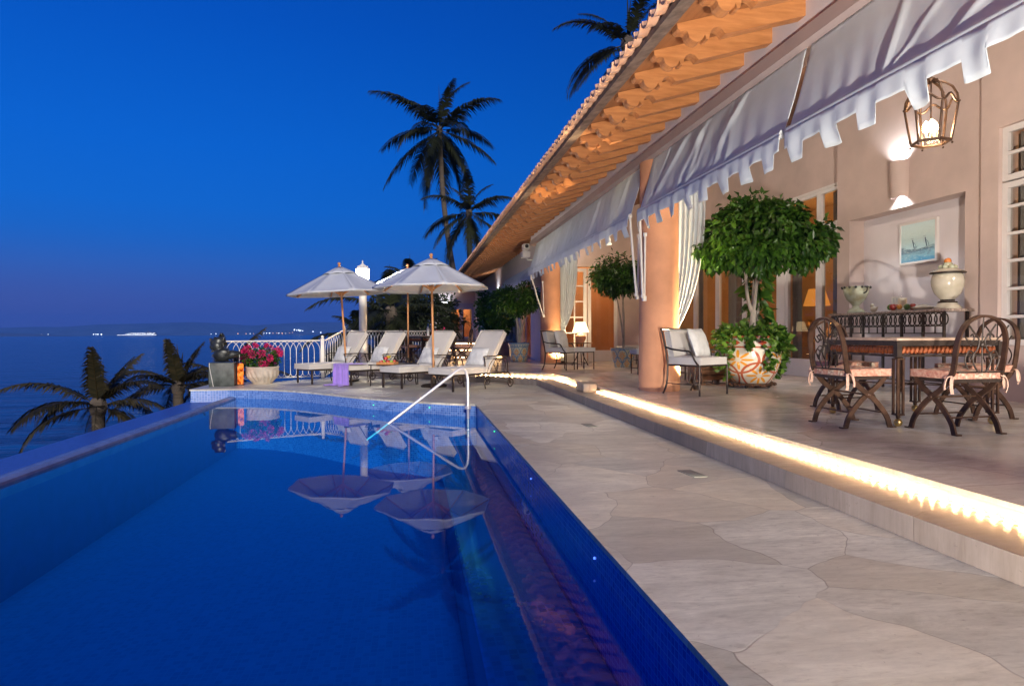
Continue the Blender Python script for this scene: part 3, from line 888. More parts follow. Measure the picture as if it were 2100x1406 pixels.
# ================================================================== TIED DRAPES
def drape(label, x, y, wtop, side, seed, ztop=3.62, ztie=.98):
    rr = random.Random(seed)
    t = thing('drape', label, 'curtain', (x, y, T), 0, 'white drapes tied back beside the columns')
    n = 9
    def fn(u, v):
        # v 0 top .. 1 floor ; cloth sweeps in towards the tie and falls straight below it
        z = ztop + (T + .02 - ztop) * v
        vt = (ztop - ztie) / (ztop - T)
        if v < vt:
            s = (v / vt) ** 3.6; wd = wtop * (1 - s) + .11 * s; off_ = -side * .22 * s
        else:
            s = (v - vt) / (1 - vt); wd = .11 + .10 * s ** .6; off_ = -side * .22
        a = u * n * 2 * PI
        d = .045 * (1 - .4 * v) * math.sin(a) + .012 * math.sin(a * 2.3 + seed)
        if abs(v - vt) < .02: d *= .45
        p = (u - .5) * wd
        return (p * .80 * 1 + off_ + d * .5, -p * .55 + d, z - T)
    MB().grid(fn, 110, 40).build('cloth', M['canvas'], t, ang=180, fix=False)
    zt = ztie - T
    MB().tube([(-side * .22 + .075 * math.cos(a), .075 * math.sin(a), zt) for a in [i * PI / 8 for i in range(16)]], .014, 6, closed=True).build('tie', M['canvas'], t)
drape('white drape tied back right of the near terracotta column', 4.05, 9.04, .66, 1, 3)
drape('white drape tied back right of the far terracotta column', 4.3, 17.25, .6, 1, 4)

# ================================================================== LAMPS
M['bulb'] = emit('warm_lantern_bulb', (1, .74, .40), 120)
M['bulb_white'] = emit('white_post_lamp_glow', (1, .90, .74), 230)
M['shade'] = emit('lit_cream_lampshade', (1, .74, .40), 3.2)
M['sconce_glow'] = emit('cool_sconce_bulb', (.86, .93, 1), 60)
# hanging lantern
def lantern(x, y, zb):
    t = thing('hanging_lantern', 'wrought iron glass lantern with a glowing bulb hanging over the dining table', 'lantern', (x, y, zb))
    n = 6; rot = R(12)
    def P(r, z, k): 
        a = rot + 2 * PI * k / n
        return Vector((r * math.cos(a), r * math.sin(a), z))
    mb = MB(); gl = MB()
    prof = [(.205, .03), (.245, .24), (.275, .415)]
    dome = [(.275, .415), (.262, .50), (.215, .585), (.14, .645), (.05, .675)]
    for k in range(n):
        mb.tube([P(r, z, k) for r, z in prof], .014, 6)
        mb.tube([P(r, z, k) for r, z in dome] , .014, 6)
        mb.tube([P(.205, .03, k), P(.205, .03, k + 1)], .015, 6)
        a, c = P(.275, .415, k), P(.275, .415, k + 1)
        wav = []
        for i in range(13):
            u = i / 12
            p = a.lerp(c, u); p.z += .075 * (math.sin(u * PI) ** 2) - .012 * math.sin(u * PI * 2) ** 2
            wav.append(p)
        mb.tube(wav, .013, 6)
        mb.sphere(P(.215, .0, k), .013, 6); mb.sphere(P(.285, .42, k), .013, 6); mb.sphere(P(.06, .69, k), .014, 6)
        for (r0_, z0_), (r1_, z1_) in zip(prof, prof[1:]):
            gl.add([P(r0_ * .985, z0_, k), P(r0_ * .985, z0_, k + 1), P(r1_ * .985, z1_, k + 1), P(r1_ * .985, z1_, k)], [(0, 1, 2, 3)])
        for (r0_, z0_), (r1_, z1_) in zip(dome[:-1], dome[1:]):
            gl.add([P(r0_ * .97, z0_, k), P(r0_ * .97, z0_, k + 1), P(r1_ * .97, z1_, k + 1), P(r1_ * .97, z1_, k)], [(0, 1, 2, 3)])
    mb.tube([(0, 0, .69), (0, 0, .24)], .009, 6)
    mb.lathe([(.06, .675), (.055, .70), (.015, .72), (.012, .75)], n=12)
    mb.lathe([(.21, .015), (.21, .03), (.195, .03), (.195, .015), (.21, .015)], n=6, M=Matrix.Rotation(rot, 3, 'Z'))
    mb.build('frame', M['rust'], t)
    gl.build('glass', M['glass'], t, smooth=False)
    bl = MB()
    for k in range(3):
        a = 2 * PI * k / 3
        bl.lathe([(0, .14), (.03, .155), (.038, .19), (.028, .235), (0, .27)], (.05 * math.cos(a), .05 * math.sin(a), 0), 10)
    bl.build('bulb', M['bulb'], t)
    cd = MB()
    for k in range(3):
        a = 2 * PI * k / 3
        cd.tube([(.05 * math.cos(a), .05 * math.sin(a), .06), (.05 * math.cos(a), .05 * math.sin(a), .15)], .012, 8)
    cd.tube([(0, 0, .24), (0, 0, .07)], .008, 6); cd.tube([(.055, 0, .065), (-.055, 0, .065)], .008, 6); cd.tube([(0, .055, .065), (0, -.055, .065)], .008, 6)
    cd.build('candle_holder', M['candle'], t)
    ch = MB()
    top = zr(x) - .02 - zb; z = .74; k = 0
    while z < top:
        rr_ = .016
        pts = [(rr_ * math.cos(a) * (1 if k % 2 else .0), rr_ * math.cos(a) * (0 if k % 2 else 1), z + .022 + .026 * math.sin(a)) for a in [i * PI / 5 for i in range(10)]]
        ch.tube(pts, .004, 5, closed=True); z += .042; k += 1
    ch.build('chain', M['rust'], t)
    t.scale = (.74, .74, .84)
    lamp('lantern_light', 'POINT', (0, 0, .2), 70, (1, .72, .42), t, .04)
t_ = lantern(4.62, 5.07, 2.72)

# half round wall sconce over the picture
def sconce(loc, label, rz=0, h=.52, r=.15, e=70, color=(.88, .94, 1), group='up and down wall sconces'):
    t = thing('wall_sconce', label, 'wall lamp', loc, rz, group)
    mb = MB()
    n = 14
    vs = []
    for z, s in ((0, .92), (h, 1)):
        for rr_ in (r * s, r * s - .012):
            for k in range(n + 1):
                a = PI / 2 + PI * k / n
                vs.append((rr_ * math.cos(a), rr_ * math.sin(a), z))
    q = n + 1; fs = []
    for k in range(n):
        fs += [(k, k + 1, 2 * q + k + 1, 2 * q + k), (q + k + 1, q + k, 3 * q + k, 3 * q + k + 1), (k, q + k, q + k + 1, k + 1), (2 * q + k, 2 * q + k + 1, 3 * q + k + 1, 3 * q + k)]
    mb.add(vs, fs)
    mb.build('shade', M['plaster'], t)
    MB().lathe([(0, 0), (.022, .02), (.03, .06), (.02, .1), (0, .11)], (-.07, 0, h * .42), 10).build('bulb', M['sconce_glow'], t)
    lamp('sconce_up', 'SPOT', (-.075, 0, h * .85), e, color, t, .02, (-.03, 0, h + 1), 120, .7)
    lamp('sconce_down', 'SPOT', (-.075, 0, h * .15), e * .8, color, t, .02, (-.03, 0, -1), 110, .7)
    return t
sconce((PX - .003, 8.20, 2.98), 'peach half round sconce shining up and down above the picture niche')
sconce((1.92, YF - .003, 2.42), 'cool white sconce on the far wing, left of its doors', R(90), .3, .14, 150)
sconce((FX - .003, 27.6, 2.5), 'cool white sconce on the far facade beyond the garden plants', 0, .3, .14, 80)

# ground uplights beside the columns, and two unseen fill lamps added near the camera
def uplight(x, y, tx, ty, label, e):
    t = thing('ground_uplight', label, 'uplight', (x, y, T if x > 2.85 else .126 if x > 2.5 else .001), 0, 'uplights at the column feet')
    k = .07 if x > 2 else .03
    MB().lathe([(.0, 0), (.05, 0), (.055, k), (.045, k), (.04, k * .4), (0, k * .4)], n=14).build('housing', M['iron'], t)
    MB().lathe([(0, k * .7), (.04, k * .68), (0, k * .66)], n=14).build('lens', M['bulb'], t)
    lamp('uplight_beam', 'SPOT', (0, 0, .085 if x > 2 else .05), e, (1, .72, .38) if x > 3 else (1, .90, .78), t, .04, (tx - x, ty - y, 1.1), 84 if 3 < x and y < 9 else 150 if x > 3 else 120, .8 if y < 0 or y > 9 else .5)
uplight(4.03, 8.56, 3.62, 8.62, 'small warm uplight on the floor at the foot of the near column', 1500)
uplight(4.06, 16.85, 3.98, 17.1, 'small warm uplight on the floor at the foot of the far column', 260)
uplight(2.62, .55, 2.62, 1.25, 'added fill uplight on the step at the foot of the column nearest the camera', 20)  # added out of view as fill for the eaves
uplight(1.30, -.9, 2.0, 1.2, 'added fill uplight set in the pool deck behind the camera', 3100)  # unseen lamp added to brighten eaves, awnings and column

# white lamp post
# flush lamps on the terrace ceiling, behind the awnings
def flush(label, x, y, e, hang=.16):
    z = zr(x) - .012
    t = thing('ceiling_lamp', label, 'ceiling lamp', (x, y, z - hang), 0, 'flush lamps on the terrace ceiling')
    MB().lathe([(0, hang), (.15, hang), (.15, hang - .03), (.02, hang - .035), (.02, .05), (0, .05)], n=20).build('mount', M['whitemetal'], t)
    MB().lathe([(0, .02), (.07, .03), (.10, .055), (.09, .075), (0, .08)], n=18).build('bowl', M['bulb_soft'], t)
    lamp('ceiling_lamp_light', 'POINT', (0, 0, -.05), e, (1, .86, .70), t, .10)
M['bulb_soft'] = emit('soft_ceiling_bowl', (1, .80, .55), 14)
for y, e, lab in ((1.9, 12, 'flush lamp on the terrace ceiling, nearest the camera, hidden by the nearest awning'), (4.6, 34, 'flush lamp on the terrace ceiling above the near end of the dining table'), (7.2, 34, 'flush lamp on the terrace ceiling over the ficus tree'),
                  (10.2, 48, 'flush lamp on the terrace ceiling just beyond the near column, seen bright between the awnings'), (13.2, 48, 'flush lamp on the terrace ceiling in the middle of the far bay'), (16.1, 44, 'flush lamp on the terrace ceiling close to the far column')):
    flush(lab, 4.35, y, e)
def lamppost(x, y):
    t = thing('lamp_post', 'white round lamp post with a blazing glass lantern beyond the umbrellas', 'lamp post', (x, y, T + .001)); t.scale = (1, 1, 1.035)
    MB().lathe([(0, 0), (.15, 0), (.15, .06), (.115, .10), (.105, .2), (.095, 1.9), (.12, 1.93), (.12, 1.97), (.09, 1.98), (0, 1.98)], n=24).build('post', M['whitemetal'], t)
    MB().lathe([(.10, 1.985), (.13, 2.02), (.155, 2.18), (.16, 2.36), (.0, 2.365)], n=20).build('glass', M['bulb_white'], t)
    mb = MB().lathe([(.175, 2.367), (.18, 2.39), (.11, 2.42), (.085, 2.46), (.03, 2.5), (.012, 2.53), (.02, 2.56), (.0, 2.60)], n=20)
    for k in range(8):
        a = k * PI / 4
        mb.sphere((.115 * math.cos(a), .115 * math.sin(a), 2.43), .022, 6)
    mb.build('cap', M['whitemetal'], t)
    return t
lamppost(-1.22, 16.42)

# ================================================================== DINING SET
# table: square, copper rope frieze, legs of three rods on brass balls
M['copper'] = mat('twisted_copper_rope', (.32, .10, .04), .3, metal=.7, var=.35, vs=30)
M['brass'] = mat('aged_brass_ball', (.55, .38, .14), .3, metal=.9, var=.2)
M['tabletop'] = mat('pale_inlaid_table_top', (.42, .30, .22), .3, var=.25, vs=12)
def dining_table(loc, rz, label):
    t = thing('dining_table', label, 'table', loc, rz)
    s = .50; H_ = .765
    MB().rbox((0, 0, H_ - .008), (2 * s + .02, 2 * s + .02, .022), .006).build('tabletop', M['tabletop'], t)
    mb = MB()
    for k in range(4):
        q = Matrix.Rotation(k * PI / 2, 3, 'Z')
        mb.box(q @ Vector((0, -s + .012, H_ - .042)), (2 * s - .03, .024, .046), M=q)
        mb.box(q @ Vector((0, -s + .02, H_ - .150)), (2 * s - .06, .022, .02), M=q)
        mb.box(q @ Vector((-s + .015, -s + .015, H_ - .095)), (.045, .045, .13), M=q)
    mb.build('apron', M['iron'], t, smooth=False)
    mb = MB()
    for k in range(4):
        q = Matrix.Rotation(k * PI / 2, 3, 'Z')
        n = 22
        for i in range(n):
            x = -s + .05 + (2 * s - .1) * (i + .5) / n
            c = Vector((x, -s + .022, H_ - .104)); e = Vector((.011, 0, .028))
            mb.tube([q @ (c - e), q @ (c - e * .4), q @ (c + e * .4), q @ (c + e)], [.013, .022, .022, .013], 7)
    mb.build('rope_frieze', M['copper'], t)
    for i, j in ((-1, -1), (1, -1), (1, 1), (-1, 1)):
        x, y = i * (s - .045), j * (s - .045)
        mb = MB()
        for dx, dy in ((-.026, -.026), (.026, -.026), (.026, .026), (-.026, .026)):
            mb.box((x + dx, y + dy, .345), (.017, .017, .49))
        mb.box((x, y, .106), (.072, .072, .014)); mb.box((x, y, .588), (.072, .072, .014))
        mb.lathe([(.02, .595), (.045, .605), (.02, .618), (.052, .632), (.02, .648), (.04, .655)], (x, y, 0), 14)
        mb.lathe([(.008, .06), (.02, .085), (.014, .1)], (x, y, 0), 10)
        l = mb.build('leg', M['rust'], t)
        MB().sphere((x, y, .035), .035, 12).build('ball_foot', M['brass'], l)
    mb = MB().tube([(-s + .045, -s + .045, .33), (s - .045, s - .045, .33)], .007, 6).tube([(s - .045, -s + .045, .33), (-s + .045, s - .045, .33)], .007, 6)
    mb.tube([(.09 * math.cos(a), .09 * math.sin(a), .33) for a in [i * PI / 8 for i in range(16)]], .007, 6, closed=True)
    mb.build('stretcher', M['rust'], t)
    return t
dining_table((4.64, 5.35, T), R(-2), 'square iron dining table with a copper rope frieze under its top')

# chair: two X-shaped curule sides, one side of each X running up into a hooped back
t = NT('paisley_seat_fabric'); b = t.bsdf(Roughness=.9); co = t.coord()
vo = t.n('TexVoronoi', feature='F1'); vo.inputs['Scale'].default_value = 17; t.l(co, vo.inputs['Vector'])
wv = t.n('TexWave', bands_direction='X'); wv.inputs['Scale'].default_value = 2.2; wv.inputs['Distortion'].default_value = 2; t.l(co, wv.inputs['Vector'])
c = t.rampc(vo.outputs['Distance'], [(.12, (.62, .55, .42)), (.3, (.50, .20, .14)), (.42, (.14, .08, .07)), (.62, (.60, .50, .38))])
c = t.mixc(t.math('GREATER_THAN', wv.outputs['Fac'], .55), c, (.52, .20, .13), 'MIX')
c2 = t.rampc(t.noise(co, 40, 3), [(.35, (.30, .12, .09)), (.65, (.72, .60, .45))])
c = t.mixc(.42, c, c2)
t.l(c, b.inputs['Base Color'])
M['paisley'] = t.m
M['tie'] = mat('pink_cream_cushion_tie', (.62, .40, .30), .9, var=.3, vs=30)
def curve(pts, n=8):
    """Catmull-Rom through pts"""
    P = [Vector(p) for p in pts]
    P = [P[0] * 2 - P[1]] + P + [P[-1] * 2 - P[-2]]
    o = []
    for i in range(1, len(P) - 2):
        for k in range(n):
            u = k / n
            a, b_, c_, d = P[i - 1], P[i], P[i + 1], P[i + 2]
            o.append(.5 * ((2 * b_) + (c_ - a) * u + (2 * a - 5 * b_ + 4 * c_ - d) * u * u + (3 * b_ - a - 3 * c_ + d) * u ** 3))
    o.append(P[-2])
    return o
def dining_chair(label):
    """local: faces +Y, back at y=-.2, width along x"""
    t = thing('dining_chair', label, 'chair', (0, 0, 0), 0, 'curule dining chairs round the iron table')
    wx = .23
    for s in (-1, 1):
        x = s * wx
        mb = MB()
        # front foot -> crossing -> back seat corner ; flat bar
        a = curve([(x, .205, .0), (x, .17, .10), (x, .08, .215), (x, 0, .285), (x, -.10, .36), (x, -.19, .47), (x, -.215, .56)], 5)
        mb.tube(a, 0, 4, flat=(.0085, .021))
        c_ = curve([(x - s * .018, -.205, .0), (x - s * .018, -.17, .10), (x - s * .018, -.08, .215), (x - s * .018, 0, .285), (x - s * .018, .10, .36), (x - s * .018, .19, .46)], 5)
        mb.tube(c_, 0, 4, flat=(.0085, .021))
        mb.box((x, .225, .006), (.045, .05, .012)); mb.box((x - s * .018, -.225, .006), (.045, .05, .012))
        mb.sphere((x, 0, .285), .020, 8)
        mb.build('leg_pair', M['rust'], t)
    hoop = [(-wx, -.215, .56), (-wx, -.232, .68), (-wx * .96, -.245, .77), (-wx * .78, -.255, .865), (-wx * .42, -.26, .925), (0, -.262, .945), (wx * .42, -.26, .925), (wx * .78, -.255, .865), (wx * .96, -.245, .77), (wx, -.232, .68), (wx, -.215, .56)]
    MB().tube(curve(hoop, 5), 0, 4, flat=(.0085, .021)).build('back_hoop', M['rust'], t)
    mb = MB()
    for s in (-1, 1):
        def S(pts): return curve([(s * p[0], -.243, p[1]) for p in pts], 5)
        mb.tube(S([(.035, .50), (.075, .56), (.085, .63), (.04, .69), (.03, .76), (.08, .82), (.13, .88)]), .007, 6)
        mb.tube(S([(.13, .52), (.16, .60), (.12, .67), (.075, .64), (.095, .60), (.115, .625)]), .006, 6)
        mb.tube(S([(.16, .78), (.115, .73), (.075, .765), (.09, .80), (.11, .785)]), .006, 6)
    mb.tube([(-wx + .01, -.228, .50), (wx - .01, -.228, .50)], .007, 6)
    mb.sphere((0, -.243, .72), .024, 10); mb.tube([(0, -.243, .5), (0, -.243, .72)], .006, 6); mb.tube([(0, -.243, .72), (0, -.255, .94)], .006, 6)
    mb.build('back_scrolls', M['iron'], t)
    mb = MB()
    mb.box((0, 0, .425), (2 * wx - .02, .40, .022)); mb.box((0, .19, .44), (2 * wx, .022, .04)); mb.box((0, -.185, .44), (2 * wx, .022, .04))
    mb.build('seat', M['iron'], t, smooth=False)
    mb = MB()
    mb.tube([(-wx, .14, .13), (wx, .14, .13)], .007, 6); mb.tube([(-wx + .018, -.14, .13), (wx - .018, -.14, .13)], .007, 6); mb.tube([(-wx, 0, .285), (wx, 0, .285)], .008, 6)
    mb.build('stretcher', M['rust'], t)
    cu = MB().cushion((0, .01, .475), (2 * wx + .01, .43, .068), seed=5, sag=.006).build('seat_cushion', M['paisley'], t)
    mb = MB()
    for s in (-1, 1):
        mb = MB()
        mb.tube(curve([(s * (wx - .01), -.20, .47), (s * (wx + .025), -.22, .45), (s * (wx + .035), -.225, .38), (s * (wx + .02), -.22, .33)], 4), 0, 4, flat=(.003, .011))
        mb.tube(curve([(s * (wx - .01), -.20, .47), (s * (wx + .04), -.19, .46), (s * (wx + .055), -.18, .40), (s * (wx + .06), -.185, .36)], 4), 0, 4, flat=(.003, .011))
        mb.build('cushion_tie', M['tie'], cu)
    return t
ch = dining_chair('iron X-legged dining chair at the left side of the dining table, its hoop back leftmost')
ch.location = (3.86, 5.11, T); ch.rotation_euler.z = R(-90)
dup(ch, (4.45, 4.62, T), R(2), 'X-legged dining chair nearest the camera, its hoop back in front of the table')
dup(ch, (4.60, 6.18, T), R(183), 'X-legged dining chair behind the table, mostly hidden, beside the console')
dup(ch, (5.36, 5.35, T), R(88), 'X-legged dining chair at the right side of the table, behind the nearest chair')

# ================================================================== CONSOLE AND WHAT STANDS ON IT
CX, CY0, CY1 = 6.62, 6.98, 9.25
t = thing('console_table', 'high iron console with granite top and frieze of linked rings under the picture', 'console table', (CX, (CY0 + CY1) / 2, T))
L2 = (CY1 - CY0) / 2; ZT = 1.335 - T
MB().rbox((.18, 0, ZT - .017), (.42, 2 * L2, .034), .008).build('top', M['marble_top'], t)
mb = MB()
for yy in (-L2 + .06, L2 - .06, -L2 * .33, L2 * .33):
    for xx in (.0, .33):
        mb.box((xx, yy, (ZT - .034) / 2), (.028, .028, ZT - .036))
mb.box((0, 0, ZT - .042), (.02, 2 * L2 - .1, .014)); mb.box((0, 0, ZT - .215), (.02, 2 * L2 - .1, .016)); mb.box((0, 0, ZT - .31), (.016, 2 * L2 - .1, .014)); mb.box((0, 0, .16), (.016, 2 * L2 - .1, .014))
for k in range(12):
    yy = -L2 + .2 + (2 * L2 - .4) * k / 11
    mb.box((0, yy, ZT - .263), (.012, .012, .08))
mb.build('frame', M['iron'], t, smooth=False)
mb = MB()
n = 26
for k in range(n):
    yy = -L2 + .06 + (2 * L2 - .12) * k / (n - 1)
    mb.tube([(.0, yy + .062 * math.cos(a), ZT - .128 + .077 * math.sin(a)) for a in [i * PI / 10 for i in range(20)]], .0085, 6, closed=True)
mb.build('ring_frieze', M['iron'], t)
zc = 1.3355
# flared green urn
t = thing('flared_urn', 'pale green flared urn with worn rim standing at the left end of the console', 'urn', (CX + .18, 8.88, zc))
MB().lathe([(0, 0), (.125, 0), (.125, .03), (.10, .055), (.055, .085), (.045, .115), (.07, .145), (.13, .21), (.17, .30), (.185, .39), (.20, .405), (.185, .41), (.17, .40), (.155, .30), (.10, .20), (0, .16)], n=28).build('body', M['verdigris'], t)
mb = MB()
for k in range(14):
    a = 2 * PI * k / 14
    mb.sphere((.197 * math.cos(a), .197 * math.sin(a), .395), .02, 6)
for s in (-1, 1):
    mb.tube(curve([(0, s * .17, .30), (0, s * .235, .33), (0, s * .245, .39), (0, s * .19, .40)], 5), .011, 6)
mb.build('rim_ornament', M['bronze'], t)
# big lidded jar
t = thing('lidded_jar', 'large cream crackled jar with fruit topped lid at the right end of the console', 'jar', (CX + .18, 7.18, zc))
MB().lathe([(0, 0), (.15, 0), (.155, .025), (.125, .05), (.10, .085), (.075, .10), (.075, .115), (.09, .135), (.145, .20), (.178, .29), (.185, .36), (.172, .43), (.15, .455)], n=30).build('body', M['ceramic'], t)
mb = MB()
mb.lathe([(.104, .078), (.109, .088), (.10, .098)], n=30); mb.lathe([(.078, .102), (.083, .11), (.08, .122)], n=30); mb.lathe([(.150, .452), (.20, .456), (.203, .468), (.15, .472)], n=30)
mb.build('band', M['iron'], t)
lid = MB().lathe([(.195, .473), (.15, .50), (.11, .515), (.10, .52)], n=30).build('lid', M['ceramic'], t)
mb = MB()
for k in range(7):
    a = 2 * PI * k / 7
    mb.sphere((.075 * math.cos(a), .075 * math.sin(a), .535), .034, 8)
mb.sphere((0, 0, .555), .06, 8)
mb.build('leaf_knob', M['verdigris'], lid)
MB().sphere((0, 0, .615), .042, 10).build('fruit_knob', mat('orange_glaze', (.62, .20, .04), .2), lid)
# hurricane glass with candle in a fruit wreath
t = thing('hurricane_lamp', 'glass hurricane cylinder with a cream candle in a ring of fruit, middle of the console', 'candle lamp', (CX + .17, 7.93, zc))
MB().lathe([(.10, .06), (.105, .12), (.115, .30), (.122, .315), (.118, .317), (.111, .30), (.101, .12), (.096, .062)], n=26).build('glass', M['glass'], t)
MB().lathe([(0, .065), (.055, .065), (.056, .175), (.05, .18), (0, .176)], n=18).build('candle', M['candle'], t)
MB().lathe([(0, 0), (.13, 0), (.135, .015), (.09, .06), (0, .062)], n=20).build('base', M['ceramic'], t)
fm = [mat('orange_skin', (.60, .25, .03), .4), mat('red_berry', (.30, .03, .02), .35), mat('green_leaf_fruit', (.07, .14, .03), .5)]
for k in range(10):
    a = 2 * PI * k / 10
    MB().sphere((.145 * math.cos(a), .145 * math.sin(a), .055), .036 + .006 * (k % 3), 8).build('fruit', fm[(k * 2) % 3], t)
# shallow dish, small figurine pair
t = thing('covered_dish', 'low white oval dish between the candle glass and the big jar', 'dish', (CX + .18, 7.58, zc))
MB().lathe([(0, 0), (.08, 0), (.14, .03), (.15, .042), (.12, .05), (.06, .075), (0, .08)], n=24, M=Matrix.Diagonal(Vector((.8, 1.1, 1)))).build('dish', M['ceramic'], t)
t = thing('wall_socket', 'white double socket plate on the niche wall behind the white bird', 'socket', (PX + .259, 8.60, 1.50))
mb = MB().box((-.006, 0, .02), (.012, .16, .12)); mb.build('plate', M['whitemetal'], t, smooth=False)
mb = MB().box((-.014, -.035, .02), (.006, .035, .07)).box((-.014, .035, .02), (.006, .035, .07)); mb.build('socket', M['pillow'], t, smooth=False)
t = thing('bird_figurine', 'small white ceramic bird beside the green urn on the console', 'figurine', (CX + .15, 8.46, zc))
mb = MB().sphere((0, 0, .045), .045, 12, (.85, 1.25, 1)).sphere((0, .035, .105), .027, 10).tube(curve([(0, .02, .06), (0, .045, .085), (0, .035, .11)], 4), .02, 8)
mb.tube([(0, -.045, .05), (0, -.09, .08)], [.02, .006], 8); mb.tube([(0, .06, .105), (0, .085, .10)], [.008, .002], 6)
mb.build('body', M['ceramic'], t)
# picture : two pale figures in a boat are replaced by loose brushwork of sea and sky
t = NT('loose_blue_seascape_paint'); b = t.bsdf(Roughness=.45); co = t.coord()
sx = t.n('SeparateXYZ'); t.l(co, sx.inputs[0])
mp = t.n('Mapping'); t.l(co, mp.inputs[0]); mp.inputs['Scale'].default_value = (1, 2.2, 6)
nz = t.noise(mp.outputs[0], 3, 7, .7, .8)
h = t.math('ADD', t.math('MULTIPLY', sx.outputs['Z'], 1.45), t.math('MULTIPLY', nz, .42))
c = t.rampc(h, [(.02, (.10, .22, .30)), (.22, (.05, .26, .45)), (.36, (.22, .42, .50)), (.47, (.10, .17, .23)), (.52, (.42, .60, .62)), (.80, (.62, .78, .76)), (1, (.66, .82, .82))])
c = t.mixc(t.math('MULTIPLY', t.math('GREATER_THAN', t.noise(mp.outputs[0], 9, 5, .7), .60), .5), c, (.55, .62, .60))
t.l(c, b.inputs['Base Color']); t.bump(nz, b, .3, .003)
t = thing('picture', 'framed blue seascape painting hung in the wall niche above the console', 'picture', (PX + .255, 8.14, 2.05), R(0))
M['paint'] = bpy.data.materials['loose_blue_seascape_paint']
MB().box((-.03, 0, .29), (.012, .64, .56)).build('canvas', M['paint'], t, smooth=False)
frame(MB(), 'x', -.05, -.345, .345, -.015, .595, .03, .045).build('frame', M['whitewood'], t, smooth=False)
mb = MB()
M['ink'] = mat('dark_blue_brush_strokes', (.03, .07, .12), .5)
mb.tube(curve([(-.0367, .27, .235), (-.0367, .18, .20), (-.0367, .02, .185), (-.0367, -.16, .20), (-.0367, -.29, .225)], 5), 0, 4, flat=(.0008, .006))
for yy, hh in ((.10, .36), (-.13, .37)):
    mb.tube(curve([(-.0367, yy - .03, .21), (-.0367, yy - .012, .28), (-.0367, yy, hh - .03)], 4), 0, 4, flat=(.0008, .008))
    mb.tube(curve([(-.0367, yy, hh - .05), (-.0367, yy - .05, hh - .10), (-.0367, yy - .07, .21)], 4), 0, 4, flat=(.0008, .004))
    mb.tube([(-.0367, yy - .02, hh - .01), (-.0367, yy + .03, hh - .012)], 0, 4, flat=(.0008, .007))
mb.build('brush_strokes', M['ink'], t)

# ================================================================== ARMCHAIRS
def armchair(label, pillow=True):
    """local: faces -Y; seat .6 wide"""
    t = thing('armchair', label, 'armchair', (0, 0, 0), 0, 'iron armchairs with pale cushions')
    w = .29
    for s in (-1, 1):
        MB().tube(curve([(s * w, -.27, 0), (s * w, -.27, .40)], 3), .013, 8).build('leg', M['iron'], t)
        MB().tube(curve([(s * w, .33, 0), (s * w, .27, .14), (s * w, .25, .38)], 4), .013, 8).build('leg', M['iron'], t)
        MB().tube(curve([(s * w, .30, .63), (s * (w + .01), .16, .60), (s * (w + .015), 0, .585), (s * (w + .015), -.12, .575), (s * (w + .01), -.165, .52), (s * w, -.20, .45), (s * w, -.27, .38)], 5), .012, 8).build('arm', M['iron'], t)
    mb = MB()
    for s in (-1, 1): mb.tube(curve([(s * w, .25, .38), (s * w, .29, .60), (s * w, .36, .87)], 4), .013, 8)
    mb.tube([(-w - .015, .36, .87), (w + .015, .36, .87)], .013, 8)
    mb.tube([(-w, .30, .64), (w, .30, .64)], .008, 6)
    mb.build('back_frame', M['iron'], t)
    mb = MB()
    mb.tube([(-w, -.27, .385), (w, -.27, .385)], .011, 6); mb.tube([(-w, .25, .385), (w, .25, .385)], .011, 6)
    for s in (-1, 1): mb.tube([(s * w, -.27, .385), (s * w, .25, .385)], .011, 6)
    for s in (-1, 1): mb.tube([(s * w, -.27, .14), (s * w, .27, .14)], .007, 6)
    mb.tube([(-w, 0, .14), (w, 0, .14)], .007, 6)
    for k in range(10):
        x = -w + .03 + (2 * w - .06) * k / 9
        mb.sphere((x, -.27, .39), .015, 6)
    mb.build('seat_frame', M['iron'], t)
    MB().cushion((0, -.01, .45), (2 * w - .02, .55, .11), seed=3).build('seat_cushion', M['cushion'], t)
    q = Matrix.Rotation(R(-13), 3, 'X')
    MB().cushion((0, .25, .66), (2 * w - .06, .40, .11), M=q @ Matrix.Rotation(R(90), 3, 'X'), seed=4).build('back_cushion', M['cushion'], t)
    return t
def pillow(label, loc, rz, tilt, size=(.46, .14, .40), group='pale damask pillows on the seats', name='pillow'):
    t = thing(name, label, 'pillow', loc, rz, group)
    def fn(u, v):
        a, c = u * 2 - 1, v * 2 - 1
        return (a, c)
    mb = MB(); n = 12
    q = Matrix.Rotation(tilt, 3, 'X')
    for s in (-1, 1):
        def f(u, v):
            a, c = u * 2 - 1, v * 2 - 1
            th = (max(0, 1 - abs(a) ** 2.6) * max(0, 1 - abs(c) ** 2.6)) ** .55
            pin = 1 - .05 * (abs(a) * abs(c))
            wob = .006 * math.sin(9 * a + 3 * c) + .005 * math.sin(13 * c + a * 4)
            e = 1 - .035 * (1 - a * a) ; g_ = 1 - .035 * (1 - c * c)
            return q @ Vector((a * size[0] / 2 * g_, s * (size[1] / 2 * th + wob * th), c * size[2] / 2 * e)) + Vector((0, 0, size[2] / 2))
        mb.grid(f, n, n)
    mb.build('cover', M['pillow'], t, ang=120)
    return t
A = armchair('iron armchair with pale cushions in front of the near terracotta column')
A.location = (3.79, 8.05, T); A.rotation_euler.z = R(27)
pillow('pale square pillow on the armchair by the near column', (3.84, 8.09, T + .49), R(40), R(-20))
dup(A, (4.55, 10.0, T), R(115), 'iron armchair turned to the right behind the near armchair, left of the ficus pot')
dup(A, (3.32, 13.95, T), R(50), 'iron armchair in front of the far terracotta column')
pillow('pale square pillow on the armchair by the far column', (3.34, 14.0, T + .49), R(44), R(-16))
